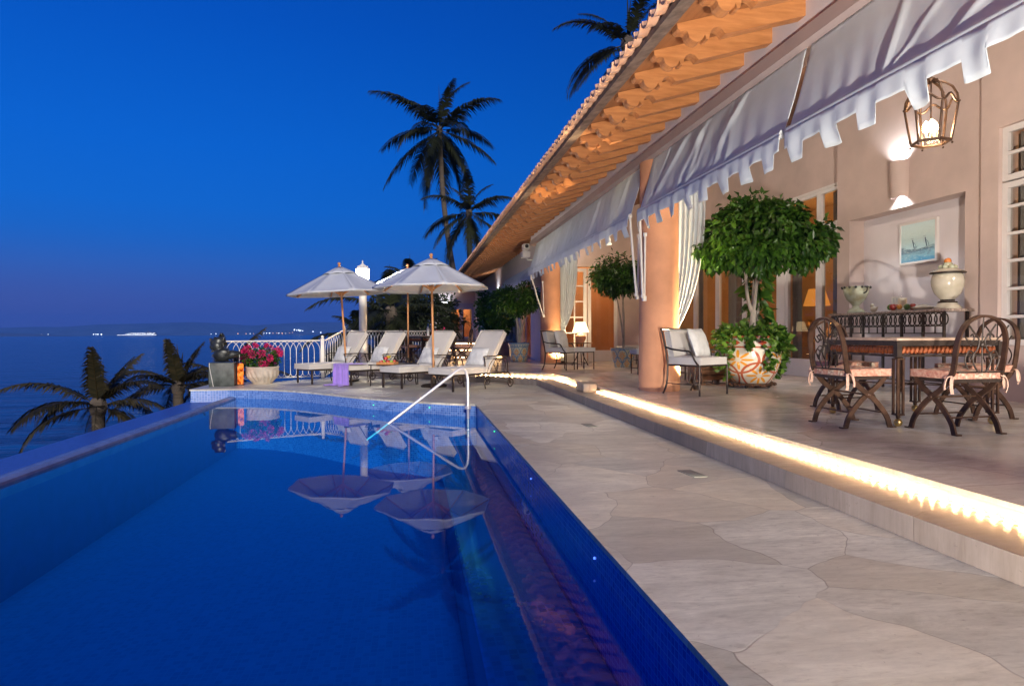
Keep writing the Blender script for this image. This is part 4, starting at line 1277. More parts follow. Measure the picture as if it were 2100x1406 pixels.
def bench(label, loc, rz, L=.60, W=.45):
    t = thing('ottoman', label, 'ottoman', loc, rz, 'cushioned iron ottomans')
    for i in (-1, 1):
        for j in (-1, 1):
            MB().tube([(i * (L / 2 - .03), j * (W / 2 - .03), 0), (i * (L / 2 - .03), j * (W / 2 - .03), .40)], .012, 7).build('leg', M['iron'], t)
    mb = MB()
    for i in (-1, 1):
        mb.tube([(i * (L / 2 - .03), -W / 2 + .03, .39), (i * (L / 2 - .03), W / 2 - .03, .39)], .011, 6); mb.tube([(-L / 2 + .03, i * (W / 2 - .03), .39), (L / 2 - .03, i * (W / 2 - .03), .39)], .011, 6)
        mb.tube([(i * (L / 2 - .03), -W / 2 + .03, .12), (i * (L / 2 - .03), W / 2 - .03, .12)], .007, 6)
    mb.tube([(-L / 2 + .03, 0, .12), (L / 2 - .03, 0, .12)], .007, 6)
    mb.build('frame', M['iron'], t)
    MB().cushion((0, 0, .445), (L, W, .10), seed=6).build('cushion', M['cushion'], t)
    return t
bench('cushioned ottoman standing in front of the far armchair', (3.78, 14.1, T), R(20))
bench('cushioned ottoman against the white wall right of the glass door', (5.55, 15.6, T), R(10))
bench('low cushioned ottoman half hidden behind the near column', (4.62, 12.15, T), R(0), .5, .45)
# side table with reading lamp
t = thing('lamp_table', 'small dark iron side table carrying the lit table lamp', 'side table', (4.22, 15.6, T))
MB().lathe([(0, .555), (.30, .555), (.305, .575), (0, .58)], n=28).build('top', M['roomdark'], t)
for k in range(3):
    a = 2 * PI * k / 3 + .4
    MB().tube(curve([(.10 * math.cos(a), .10 * math.sin(a), .55), (.07 * math.cos(a), .07 * math.sin(a), .3), (.24 * math.cos(a), .24 * math.sin(a), 0)], 5), .012, 6).build('leg', M['iron'], t)
t = thing('table_lamp', 'lit table lamp with a cream cone shade and brown ceramic base', 'table lamp', (4.22, 15.6, T + .581))
MB().lathe([(0, 0), (.09, 0), (.10, .03), (.14, .10), (.13, .17), (.07, .22), (.035, .25), (.0, .25)], n=22).build('base', M['terracotta'], t)
MB().lathe([(.215, .26), (.12, .52)], n=26).build('lamp_shade', M['shade'], t)
lamp('table_lamp_light', 'POINT', (0, 0, .36), 40, (1, .66, .32), t, .05)

# ================================================================== SUN LOUNGERS
def lounger(label):
    """local: foot at y=0, head towards +Y, width along x"""
    t = thing('sun_lounger', label, 'sun lounger', (0, 0, 0), 0, 'cream cushioned iron sun loungers in a row by the pool')
    w = .29
    for s in (-1, 1):
        MB().box((s * w, .05, .145), (.032, .032, .29)).build('leg', M['iron'], t, smooth=False)
        MB().tube(curve([(s * w, .88, 0), (s * w, .86, .12), (s * w, .86, .29)], 4), .013, 7).build('leg', M['iron'], t)
        mb = MB()
        mb.tube(curve([(s * (w + .03), .80, .60), (s * (w + .03), .86, .615), (s * (w + .03), 1.2, .615), (s * (w + .03), 1.45, .60)], 5), .012, 7)
        mb.tube(curve([(s * (w + .03), .82, .605), (s * (w + .015), .86, .45), (s * w, .86, .29)], 5), .011, 7)
        mb.tube(curve([(s * (w + .03), 1.43, .60), (s * (w + .03), 1.47, .45), (s * w, 1.50, .29)], 5), .011, 7)
        mb.tube(curve([(s * (w + .02), .90, .30), (s * (w + .025), .98, .46), (s * (w + .03), 1.10, .56), (s * (w + .025), 1.20, .44), (s * (w + .02), 1.15, .30)], 5), .007, 6)
        mb.tube(curve([(s * (w + .02), 1.12, .30), (s * (w + .025), 1.20, .46), (s * (w + .03), 1.32, .56), (s * (w + .025), 1.42, .44), (s * (w + .02), 1.38, .30)], 5), .007, 6)
        mb.tube([(s * (w + .03), .84, .575), (s * (w + .03), 1.45, .565)], .006, 5)
        mb.build('arm', M['iron'], t)
    mb = MB()
    for s in (-1, 1):
        mb.tube([(s * w, .03, .285), (s * w, 1.52, .285)], .014, 7)
        mb.tube(curve([(s * w, 1.52, .285), (s * w, 1.58, .22), (s * w, 1.55, .09)], 4), .012, 7)
    for yy in (.04, .5, .95, 1.5): mb.tube([(-w, yy, .285), (w, yy, .285)], .012, 6)
    for k in range(8):
        xx = -w + .04 + (2 * w - .08) * k / 7
        mb.box((xx, .5, .292), (.03, .92, .006))
    mb.tube([(-w - .02, 1.55, .09), (w + .02, 1.55, .09)], .009, 6)
    for s in (-1, 1): mb.tube(curve([(s * w * .5, 1.0, .28), (s * w * .7, 1.2, .17), (s * w * .5, 1.4, .28)], 5), .007, 5)
    mb.build('frame', M['iron'], t)
    for s in (-1, 1):
        wm = MB(); C_ = Vector((s * (w + .03), 1.55, .09))
        wm.tube([C_ + Vector((0, .078 * math.cos(a), .078 * math.sin(a))) for a in [i * PI / 10 for i in range(20)]], .012, 7, closed=True)
        for k in range(5):
            a = 2 * PI * k / 5
            wm.tube([C_, C_ + Vector((0, .078 * math.cos(a), .078 * math.sin(a)))], .006, 5)
        wm.sphere(C_, .02, 8)
        wm.build('wheel', M['iron'], t)
    # back frame and cushions
    ang = R(56)
    d = Vector((0, math.cos(ang), math.sin(ang))); p0 = Vector((0, .98, .30))
    mb = MB()
    for s in (-1, 1): mb.tube([p0 + Vector((s * w, 0, 0)), p0 + d * .86 + Vector((s * w, 0, 0))], .013, 7)
    for q in (.1, .45, .85): mb.tube([p0 + d * q + Vector((-w, 0, 0)), p0 + d * q + Vector((w, 0, 0))], .010, 6)
    mb.tube([p0 + d * .5 + Vector((0, .0, 0)), (0, 1.5, .285)], .009, 6)
    mb.build('back_frame', M['iron'], t)
    MB().cushion((0, .49, .365), (2 * w + .05, 1.03, .13), seed=1, e=9).build('seat_cushion', M['cushion'], t)
    nrm = Vector((0, -math.sin(ang), math.cos(ang)))
    q = Matrix(((1, 0, 0), (0, d.y, nrm.y), (0, d.z, nrm.z)))
    MB().cushion(p0 + d * .44 + nrm * .075, (2 * w + .05, .90, .125), M=q, seed=2, e=9).build('back_cushion', M['cushion'], t)
    return t
AX = R(-51)      # long axis towards (+.70,+.71)
LL = [((-2.30, 13.98), 'sun lounger at the far left of the row, in front of the white railing'),
      ((-1.45, 13.43), 'second sun lounger from the left, with the lilac towel over its foot end'),
      ((-.42, 12.42), 'third sun lounger from the left, in front of the side table with drinks'),
      ((.50, 11.58), 'sun lounger at the right end of the row, nearest the pool handrail')]
L0 = lounger(LL[0][1])
for i, ((x, y), lab) in enumerate(LL):
    o = L0 if i == 0 else dup(L0, label=lab)
    o.location = (x, y, 0); o.rotation_euler.z = AX
    c, s = math.cos(AX), math.sin(AX)
    px, py = .0, .97
    o2 = pillow('pale pillow leaning on the back of the %s' % ('far left sun lounger', 'sun lounger with the lilac towel', 'third sun lounger from the left', 'sun lounger nearest the pool handrail')[i],
                (x + c * px - s * py, y + s * px + c * py, .428), AX, R(-26), (.48, .15, .36))
# lilac towel over the foot of the second lounger
tw = thing('towel', 'lilac towel draped over the foot of the second sun lounger and reaching the deck', 'towel', (LL[1][0][0], LL[1][0][1], 0), AX)
def tf(u, v):
    x = -.0 + .56 * (u - .35)
    s = v * 1.05
    e = .42
    if s < e: yy = .36 - s; z = .437 + .004 * math.sin(u * 30)
    else:
        dd = s - e; yy = -.075 - .02 * math.sin(u * 16) * min(1, dd * 6) - .05 * max(0, dd - .30) * (1 + math.sin(u * 9)); z = .437 - dd
    if z < .012:
        yy -= (.012 - z) * (.9 + .3 * math.sin(u * 7)); z = .012 + .01 * (1 + math.sin(u * 26 + v * 30))
    f = 1 if s < e else 1 + .1 * (s - e)
    return (x * f + .03 + .012 * math.sin(v * 9), yy + .016 * math.sin(u * 34 + v * 3) * min(1, max(0, s - e) * 7), z + .006 * math.sin(u * 20) * (s < e))
o = MB().grid(tf, 60, 60).build('cloth', M['purple'], tw, ang=180)
m = o.modifiers.new('thick', 'SOLIDIFY'); m.thickness = .006
# side table with drinks and a fruit tray
SB = (-.36, 13.12)
t = thing('patio_table', 'low dark iron side table between two sun loungers, holding drinks and fruit', 'side table', (*SB, 0), AX)
MB().rbox((0, 0, .425), (.50, .92, .02), .006).build('tabletop', M['iron'], t)
mb = MB()
for i in (-1, 1):
    for j in (-1, 1):
        MB().tube([(i * .22, j * .43, 0), (i * .21, j * .42, .415)], .012, 6).build('leg', M['iron'], t)
    mb.tube([(i * .215, -.42, .15), (i * .215, .42, .15)], .008, 5)
mb.tube([(-.215, 0, .15), (.215, 0, .15)], .008, 5)
mb.build('stretcher', M['iron'], t)
def at_table(lx, ly, z=.4355):
    c, s = math.cos(AX), math.sin(AX)
    return (SB[0] + c * lx - s * ly, SB[1] + s * lx + c * ly, z)
M['juice'] = mat('yellow_juice', (.65, .50, .03), .2)
M['pinkp'] = mat('pink_petals', (.70, .04, .25), .6)
for k, (lx, ly) in enumerate(((-.14, -.02), (.0, -.16))):
    t = thing('cocktail_glass', 'stemmed glass of yellow juice, %s one on the low side table' % ('left', 'right')[k], 'glass', at_table(lx, ly), 0, 'drinks on the side table')
    MB().lathe([(.03, 0), (.032, .004), (.006, .012), (.005, .09), (.03, .12), (.036, .17), (.034, .20)], n=16).build('bowl', M['glass'], t)
    MB().lathe([(0, .105), (.026, .125), (.032, .17), (0, .172)], n=14).build('juice', M['juice'], t)
    MB().tube([(.02, 0, .15), (.04, .01, .24)], .003, 5).build('straw', M['whitemetal'], t)
t = thing('flower_posy', 'small bunch of pink blossoms lying between the two drinks', 'flowers', at_table(-.09, -.14))
mb = MB()
for k in range(16):
    a = rnd.uniform(0, 2 * PI); r_ = rnd.uniform(0, .07)
    mb.sphere((r_ * math.cos(a), r_ * math.sin(a), .02 + rnd.uniform(0, .03)), .02, 5)
mb.build('blossoms', M['pinkp'], t)
t = thing('fruit_tray', 'shallow wooden tray of fruit on the low side table', 'tray', at_table(.12, -.26), AX + R(30))
mb = MB().box((0, 0, .012), (.34, .24, .012))
for s in (-1, 1): mb.box((0, s * .124, .03), (.36, .012, .05)); mb.box((s * .176, 0, .03), (.012, .236, .05))
mb.build('tray', M['teak'], t, smooth=False)
M['apple'] = mat('red_apple_skin', (.42, .02, .02), .25); M['lime'] = mat('green_apple_skin', (.22, .42, .03), .25)
spots = [(-.11, -.05, 0), (-.02, .06, 0), (.09, -.03, 1), (.04, -.075, 0), (.11, .07, 0), (-.11, .07, 1), (-.03, -.01, 2)]
for k, (x, y, f) in enumerate(spots):
    p = at_table(.12, -.26); c, s = math.cos(AX + R(30)), math.sin(AX + R(30))
    z = .4355 + .055 if f < 2 else .4355 + .125
    green = f == 1
    o = MB().lathe([(0, -.028), (.018, -.036), (.038, -.018), (.042, .006), (.032, .03), (.012, .034), (0, .026)], n=14).build('apple', M['lime' if green else 'apple'])
    MB().tube([(0, 0, .026), (.006, 0, .05)], .002, 4).build('stalk', M['roomdark'], o)
    o.location = (p[0] + c * x - s * y, p[1] + s * x + c * y, z)
    tag(o, 'green apple in the wooden fruit tray' if green else ('red apple on top of the pile in the fruit tray' if f == 2 else 'red apple lying in the wooden fruit tray'), 'apple', 'green apples in the tray' if green else 'red apples in the tray')

# ================================================================== UMBRELLAS
def umbrella(label):
    t = thing('umbrella', label, 'umbrella', (0, 0, 0), 0, 'cream market umbrellas with teak poles')
    n = 8; RR = 1.16; zr_, za = 1.96, 2.49
    rot = R(10)
    MB().lathe([(0, 0), (.25, 0), (.26, .03), (.22, .055), (.05, .07), (.04, .20), (.034, .2), (0, .2)], n=28).build('base', M['iron'], t)
    MB().lathe([(.022, .2), (.022, 2.50), (.0, 2.5)], n=12).build('pole', M['teak'], t)
    MB().lathe([(.0, 2.50), (.03, 2.50), (.035, 2.535), (.02, 2.56), (.036, 2.59), (.03, 2.62), (0, 2.635)], n=14).build('finial', M['teak'], t)
    def pt(k, u, lift=0):
        a = rot + 2 * PI * k / n
        r_ = .06 + (RR - .06) * u
        z = za - (za - zr_) * (u ** 1.12) + lift
        return Vector((r_ * math.cos(a), r_ * math.sin(a), z))
    mb = MB(); m_ = 10; q = 8
    for k in range(n):
        vs = []; fs = []
        for i in range(m_ + 1):
            u = .10 + .90 * i / m_
            a, c = pt(k, u), pt(k + 1, u)
            for j in range(q + 1):
                s = j / q
                p = a.lerp(c, s)
                p.z -= .045 * math.sin(s * PI) * math.sin(u * PI * .8) * .8
                if u > .99: p = p + Vector((0, 0, .018 * math.sin(s * PI)))
                vs.append(p)
        for i in range(m_):
            for j in range(q):
                fs.append((i * (q + 1) + j, i * (q + 1) + j + 1, (i + 1) * (q + 1) + j + 1, (i + 1) * (q + 1) + j))
        # short hanging hem
        o = len(vs)
        for j in range(q + 1):
            p = vs[m_ * (q + 1) + j].copy(); p.z -= .035; vs.append(p)
        for j in range(q): fs.append((m_ * (q + 1) + j, m_ * (q + 1) + j + 1, o + j + 1, o + j))
        mb.add(vs, fs)
    c = mb.build('canopy', M['umb'], t, ang=50)
    md = c.modifiers.new('thick', 'SOLIDIFY'); md.thickness = .003
    mb = MB()
    for k in range(n):
        vs = []; fs = []
        for i in range(4):
            u = .0 + .30 * i / 3
            a, c_ = pt(k, u, .035 - .01 * i), pt(k + 1, u, .035 - .01 * i)
            for j in range(q + 1):
                s = j / q
                p = a.lerp(c_, s); p.z += .02 * math.sin(s * PI) * (i / 3)
                vs.append(p)
        for i in range(3):
            for j in range(q): fs.append((i * (q + 1) + j, i * (q + 1) + j + 1, (i + 1) * (q + 1) + j + 1, (i + 1) * (q + 1) + j))
        mb.add(vs, fs)
    v = mb.build('vent', M['umb'], t, ang=50)
    md = v.modifiers.new('thick', 'SOLIDIFY'); md.thickness = .003
    MB().lathe([(.023, 1.88), (.05, 1.89), (.055, 1.95), (.04, 1.99), (.023, 1.99)], n=14).build('runner', M['teak'], t)
    for k in range(n):
        a, b_ = pt(k, .02, -.03), pt(k, .985, -.022)
        r_ = MB().tube([a, pt(k, .5, -.028), b_], 0, 4, flat=(.012, .008)).build('rib', M['teak'], t)
        aa = rot + 2 * PI * k / n
        MB().tube([(.05 * math.cos(aa), .05 * math.sin(aa), 1.93), pt(k, .46, -.03)], 0, 4, flat=(.013, .008)).build('strut', M['teak'], r_)
    return t
U = umbrella('cream umbrella at the right, opened over the two nearer loungers')
U.location = (.42, 12.60, 0); U.rotation_euler = (R(-.3), R(-.8), R(0))
dup(U, (-1.42, 14.42, 0), None, 'cream umbrella at the left, leaning slightly, in front of the lamp post').rotation_euler = (R(0), R(-3.4), R(8))
dup(U, (-.10, 16.75, T), None, 'cream umbrella at the back, half hidden by the right one').rotation_euler = (0, 0, R(20))

# ================================================================== RAILINGS
def railing(label, p0, p1, z0, z1, h=.90, gap=.135):
    t = thing('railing', label, 'railing', (*p0, z0), 0, 'white iron railings with interlaced arches')
    a = Vector((0, 0, 0)); b_ = Vector((p1[0] - p0[0], p1[1] - p0[1], z1 - z0))
    L = Vector((b_.x, b_.y, 0)).length
    n = max(2, round(L / gap))
    P = lambda u, z: a.lerp(b_, u / n) + Vector((0, 0, z))
    mb = MB(); r_ = .0075
    mb.tube([P(0, h), P(n, h)], .016, 8)
    mb.build('top_rail', M['whitemetal'], t)
    mb = MB()
    mb.tube([P(0, .07), P(n, .07)], .011, 6)
    mb.build('bottom_rail', M['whitemetal'], t)
    mb = MB()
    for k in range(n + 1):
        mb.tube([P(k, .17), P(k, h - .24)], r_, 5)
        if k < n: mb.sphere(P(k, .34 if k % 2 else .50), .015, 6)
        for s in (-2, 2):
            if 0 <= k + s * 1 <= n or True:
                e = k + s * .5
                top = k + s
                pts = []
                for i in range(7):
                    v = i / 6
                    q = k + s * .72 * (1 - math.cos(v * PI / 2))
                    pts.append((q, h - .24 + .24 * math.sin(v * PI / 2)))
                if min(q for q, _ in pts) < -.01 or max(q for q, _ in pts) > n + .01: continue
                mb.tube([P(q, z) for q, z in pts], r_ * .85, 5)
        if k < n:
            pts = [P(k + .5 - .5 * math.cos(v * PI), .17 - .085 * math.sin(v * PI)) for v in [i / 6 for i in range(7)]]
            mb.tube(pts, r_ * .85, 5)
    mb.build('arched_bars', M['whitemetal'], t)
    return t
def post(label, x, y, z, h):
    t = thing('railing_post', label, 'post', (x, y, z), 0, 'white posts of the railing')
    MB().box((0, 0, h / 2), (.07, .07, h)).build('shaft', M['whitemetal'], t, smooth=False)
    MB().lathe([(.045, h), (.05, h + .015), (.02, h + .03), (.035, h + .06), (.03, h + .085), (0, h + .10)], n=14).build('finial', M['whitemetal'], t)
railing('white arched railing behind the flower pot, facing the sea', (-3.98, 14.52), (-2.12, 15.30), 0, 0)
railing('white arched railing climbing beside the step', (-2.02, 15.40), (-1.72, 16.30), 0, T)
railing('white arched railing behind the loungers and the lamp post', (-1.62, 16.45), (.42, 19.3), T, T)
post('white corner post left of the climbing railing', -2.07, 15.34, 0, .92)
post('white post with a ball finial at the top of the climbing railing', -1.67, 16.38, T, .93)
post('white post at the right end of the back railing', .48, 19.36, T, .95)
# ================================================================== FLOWER POT, PEDESTAL, SCULPTURE, LUMINARIA
t = thing('stone_flower_pot', 'round cast stone pot with swirling flutes, full of magenta bougainvillea', 'flower pot', (-3.17, 14.22, 0))
mb = MB()
def pf(u, v):
    a = 2 * PI * u
    rr_ = float(np.interp(v, [0, .08, .45, .78, .86, 1], [.19, .205, .315, .335, .33, .345]))
    z = .345 * v
    if .1 < v < .82: rr_ += .012 * math.sin(20 * a + v * 6) * math.sin((v - .1) / .72 * PI) ** .5
    return (rr_ * math.cos(a), rr_ * math.sin(a), z)
mb.grid(pf, 160, 18)
mb.lathe([(.345, .345), (.345, .365), (.30, .365), (.29, .33)], n=40)
mb.build('pot', M['stonepot'], t, ang=60)
MB().lathe([(.30, .335), (.2, .35), (0, .355)], n=20).build('soil', M['soil'], t)
t2 = thing('pedestal', 'square pedestal of veined dark green marble at the pool corner under the bronze sculpture', 'pedestal', (-3.83, 13.78, 0), R(6))
MB().rbox((0, 0, .24), (.48, .48, .48), .012).build('block', M['darkmarble'], t2)
MB().tube([(-.22, -.245, .475), (-.22, -.247, .40), (-.16, -.247, .05), (-.15, -.247, .0)], .006, 5).build('cable', M['whitemetal'], t2)
t3 = thing('bronze_sculpture', 'rounded dark bronze figure of a crouching sea bird on the marble pedestal', 'sculpture', (-3.83, 13.78, .482), R(6))
mb = MB()
mb.sphere((-.02, 0, .155), .155, 16, (1.12, .9, 1.0)); mb.sphere((.10, 0, .15), .12, 14, (1.35, .8, .8)); mb.sphere((-.10, 0, .33), .125, 14, (.95, .85, 1.05)); mb.sphere((-.08, .0, .44), .10, 14, (1.1, .8, .8))
mb.sphere((-.19, 0, .40), .06, 12); mb.sphere((-.02, .0, .48), .045, 10); mb.sphere((-.15, 0, .485), .04, 10); mb.sphere((.02, -.09, .2), .10, 12, (1.2, .5, .8))
mb.tube(curve([(.12, 0, .15), (.24, 0, .17), (.34, 0, .20)], 5), [.10, .095, .09, .085, .08, .07, .06, .05, .04, .03, .015], 10)
mb.tube([(-.2, .0, .30), (-.26, 0, .33)], [.06, .02], 10)
o = mb.build('figure', M['bronze'], t3)
md = o.modifiers.new('fuse', 'REMESH'); md.mode = 'VOXEL'; md.voxel_size = .014; md.use_smooth_shade = True
md = o.modifiers.new('soft', 'SMOOTH'); md.iterations = 6; md.factor = .6
t4 = NT('glowing_amber_paper'); co = t4.coord((1, 1, 1))
nz = t4.noise(co, 9, 4, .6, 1.2)
c = t4.rampc(nz, [(.40, (.25, .03, .002)), (.50, (1, .22, .03)), (.7, (1, .42, .10))])
e = t4.n('Emission'); t4.l(c, e.inputs[0]); e.inputs[1].default_value = 1.5; t4.l(e.outputs[0], t4.out.inputs['Surface'])
M['amber'] = t4.m
t = thing('floor_lantern', 'tall glowing amber paper lantern on the deck right of the marble pedestal', 'floor lantern', (-3.50, 13.78, 0))
MB().lathe([(.0, .03), (.056, .03), (.06, .06), (.058, .42), (.05, .45), (.0, .455)], n=18).build('shade', M['amber'], t)
MB().lathe([(0, 0), (.066, 0), (.066, .028), (0, .029)], n=18).build('base', M['roomdark'], t)
# ================================================================== POOL HANDRAIL, POOL LIGHTS
t = thing('pool_handrail', 'polished steel handrail curving from the deck corner down into the pool', 'handrail', (.80, 9.22, 0))
mb = MB()
pts = [(0, 0, -.45), (0, 0, .25), (-.005, 0, .40), (-.025, -.008, .49), (-.07, -.02, .535), (-.13, -.036, .525), (-.20, -.056, .48), (-.6, -.164, .19), (-1.14, -.31, -.2), (-1.42, -.385, -.40)]
mb.tube(curve(pts, 5), .021, 12)
mb.build('tube', M['steel'], t)
MB().lathe([(.05, -.05), (.05, -.02), (.03, -.005), (.022, -.005)], n=16).build('flange', M['steel'], t)
M['led_g'] = emit('green_pool_led', (.05, 1, .30), 2.5); M['led_b'] = emit('blue_pool_led', (.08, .2, 1), 2.5)
for (p, d, g_, lab) in [((-.62, 10.46, -.10), (.62, -.79), 1, 'tiny green light in the tiled end wall of the pool, left'), ((.26, 9.76, -.08), (.62, -.79), 1, 'tiny green light in the tiled end wall, close to the handrail'),
                ((.935, 7.3, -.09), (-1, 0), 1, 'tiny green light in the pool side wall beyond the blue ones'), ((.935, 5.0, -.12), (-1, 0), 0, 'tiny blue light in the pool side wall, the farther blue one'), ((.935, 3.2, -.13), (-1, 0), 0, 'tiny blue light in the pool side wall, nearest the camera')]:
    q = Vector((d[0], d[1], 0)).to_track_quat('Z', 'Y').to_matrix()
    o = MB().lathe([(0, .004), (.006, .002), (.008, -.012)], n=10, M=q).build('pool_light', M['led_g' if g_ else 'led_b'])
    o.location = p; tag(o, lab, 'pool light', 'tiny pool lights')
# drain plates set in the deck
M['drain'] = mat('grey_green_drain_slate', (.24, .24, .20), .6)
for x, y, rz, lab in ((2.05, 4.43, 6, 'grey drain plate in the deck, nearer the camera, close to the step'), (1.98, 6.95, 4, 'small grey drain plate in the deck farther along the step')):
    o = MB().rbox((0, 0, .002), (.11, .24, .006), .002).build('drain_plate', M['drain']); o.location = (x, y, .0015); o.rotation_euler.z = R(rz)
    tag(o, lab, 'drain plate', 'drain plates in the deck')
# security camera on the far column
t = thing('security_camera', 'white security camera with a floodlight box on a bracket left of the far column', 'security camera', (3.1, 16.9, 3.05))
MB().tube([(.70, .2, -.02), (0, 0, -.02), (-.02, 0, .06)], .028, 8).build('bracket', M['whitemetal'], t)
MB().rbox((-.06, -.03, .12), (.22, .30, .18), .03).build('housing', M['whitemetal'], t)
hd = MB().rbox((-.06, -.06, .32), (.17, .32, .15), .03).tube([(-.06, -.03, .2), (-.06, -.03, .27)], .03, 8).build('head', M['whitemetal'], t)
MB().lathe([(0, 0), (.045, 0), (.05, .012), (0, .014)], (-.06, -.222, .32), 14, Matrix.Rotation(R(90), 3, 'X')).build('lens', M['black_rubber'], hd)
# dark garden furniture beyond the loungers
G = dining_table((.55, 17.6, T), R(20), 'dark iron garden table beyond the loungers near the back railing')
for x, y, rz, lab in ((.95, 18.2, 200, 'X-legged garden chair behind the dark garden table'), (-.05, 17.9, -70, 'X-legged garden chair at the left of the dark garden table'), (1.35, 17.3, 95, 'X-legged garden chair at the right of the dark garden table')):
    dup(ch, (x, y, T), R(rz), lab, group='garden chairs round the far table')

# ================================================================== PLANTS
def leaves(n, sampler, size, droop=.6, seed=0, fold=.25, wid=.42, jitter=.35):
    """n pointed, folded leaves; sampler(rng, n) -> positions, outward directions"""
    g = np.random.default_rng(seed)
    P, D = sampler(g, n)
    d = D + g.normal(0, .55, (n, 3)); d[:, 2] -= droop
    d /= np.linalg.norm(d, axis=1)[:, None]
    nr = D * .8 + g.normal(0, .6, (n, 3)); nr[:, 2] += .5
    sd_ = np.cross(d, nr); sd_ /= np.linalg.norm(sd_, axis=1)[:, None] + 1e-9
    up = np.cross(sd_, d)
    L = size * (1 + g.uniform(-jitter, jitter, n))[:, None]
    W = L * wid
    base = P; tip = P + d * L - up * L * .10
    mid = P + d * L * .45
    l = mid + sd_ * W * .5 + up * W * fold; r_ = mid - sd_ * W * .5 + up * W * fold
    V = np.stack([base, l, tip, r_], 1).reshape(-1, 3)
    i = np.arange(n) * 4
    F = np.concatenate([np.stack([i, i + 1, i + 2], 1), np.stack([i, i + 2, i + 3], 1)])
    return V, F
def leafobj(name, parts, m, parent=None):
    Vs = []; Fs = []; o = 0
    for V, F in parts:
        Vs.append(V); Fs.append(F + o); o += len(V)
    V = np.concatenate(Vs); F = np.concatenate(Fs)
    me = bpy.data.meshes.new(name)
    me.vertices.add(len(V)); me.vertices.foreach_set('co', V.astype(np.float32).ravel())
    me.loops.add(F.size); me.loops.foreach_set('vertex_index', F.astype(np.int32).ravel())
    me.polygons.add(len(F)); me.polygons.foreach_set('loop_start', np.arange(0, F.size, 3, dtype=np.int32))
    me.update(calc_edges=True)
    me.materials.append(m)
    ob = bpy.data.objects.new(name, me); col.objects.link(ob)
    if parent is not None: ob.parent = parent
    return ob
def clumps(c, rad, nc, cr, seed, shell=.75):
    """leaf sampler: nc clumps spread through an ellipsoid, denser at its surface"""
    g0 = np.random.default_rng(seed)
    q = g0.normal(size=(nc, 3)); q /= np.linalg.norm(q, axis=1)[:, None]
    q *= (shell + (1 - shell) * g0.random(nc))[:, None]
    C_ = np.array(c) + q * np.array(rad)
    rr_ = cr * (.6 + .8 * g0.random(nc))
    def f(g, n):
        k = g.integers(0, nc, n)
        d = g.normal(size=(n, 3)); d /= np.linalg.norm(d, axis=1)[:, None]
        p = C_[k] + d * (rr_[k] * g.random(n) ** .45)[:, None]
        D = (p - np.array(c)) / np.array(rad); D /= np.linalg.norm(D, axis=1)[:, None] + 1e-9
        return p, D * .6 + d * .6
    return f

# talavera glaze: medallions with orange daisies, diamond band at the rim
def talavera(name, bg, petal, ring, dia, hmax, nrep, band=(.78, .93)):
    t = NT(name); b = t.bsdf(Roughness=.18); b.inputs['Coat Weight'].default_value = .3
    co = t.coord(); s = t.n('SeparateXYZ'); t.l(co, s.inputs[0])
    u = t.math('MULTIPLY', t.math('ADD', t.math('DIVIDE', t.math('ARCTAN2', s.outputs[1], s.outputs[0]), 2 * PI), .53), nrep)
    v = t.math('DIVIDE', s.outputs[2], hmax)
    def daisy(off_u, cv, rad):
        a = t.math('SUBTRACT', t.math('FRACT', t.math('ADD', u, off_u)), .5)
        c = t.math('DIVIDE', t.math('SUBTRACT', v, cv), rad * 2.0)
        r_ = t.math('SQRT', t.math('ADD', t.math('MULTIPLY', a, a), t.math('MULTIPLY', c, c)))
        th = t.math('ARCTAN2', c, a)
        pet = t.math('MULTIPLY', t.math('ADD', t.math('COSINE', t.math('MULTIPLY', th, 8.0)), 1.1), .155)
        pm = t.math('MULTIPLY', t.math('LESS_THAN', r_, t.math('ADD', pet, .02)), t.math('GREATER_THAN', r_, .08))
        rm = t.math('LESS_THAN', t.math('ABSOLUTE', t.math('SUBTRACT', r_, .455)), .032)
        return pm, rm
    p1, r1 = daisy(0, .50, .30)
    p2, r2 = daisy(.5, .17, .30)
    nz = t.noise(co, 10, 4)
    c = t.rampc(nz, [(.3, tuple(x * .85 for x in bg)), (.7, bg)])
    body = t.math('LESS_THAN', v, band[0] - .02)
    c = t.mixc(t.math('MULTIPLY', t.math('MAXIMUM', p1, p2), body), c, petal)
    c = t.mixc(t.math('MULTIPLY', t.math('MAXIMUM', r1, r2), body), c, ring)
    bu = t.math('ABSOLUTE', t.math('SUBTRACT', t.math('FRACT', t.math('MULTIPLY', u, 3.4)), .5))
    bv = t.math('ABSOLUTE', t.math('DIVIDE', t.math('SUBTRACT', v, (band[0] + band[1]) / 2), (band[1] - band[0])))
    dm = t.math('LESS_THAN', t.math('ADD', bu, bv), .40)
    inb = t.math('LESS_THAN', bv, .5)
    c = t.mixc(t.math('MULTIPLY', dm, inb), c, dia)
    edge = t.math('MAXIMUM', t.math('LESS_THAN', t.math('ABSOLUTE', t.math('SUBTRACT', v, band[0] - .015)), .018), t.math('GREATER_THAN', v, band[1] + .02))
    c = t.mixc(edge, c, ring)
    t.l(c, b.inputs['Base Color'])
    return t.m
M['tal_orange'] = talavera('orange_daisy_glaze', (.70, .64, .52), (.72, .30, .03), (.42, .10, .045), (.45, .07, .03), .70, 4)
M['tal_blue'] = talavera('blue_orange_glaze', (.52, .56, .44), (.66, .27, .03), (.10, .20, .36), (.10, .22, .42), .55, 7, (.80, .92))
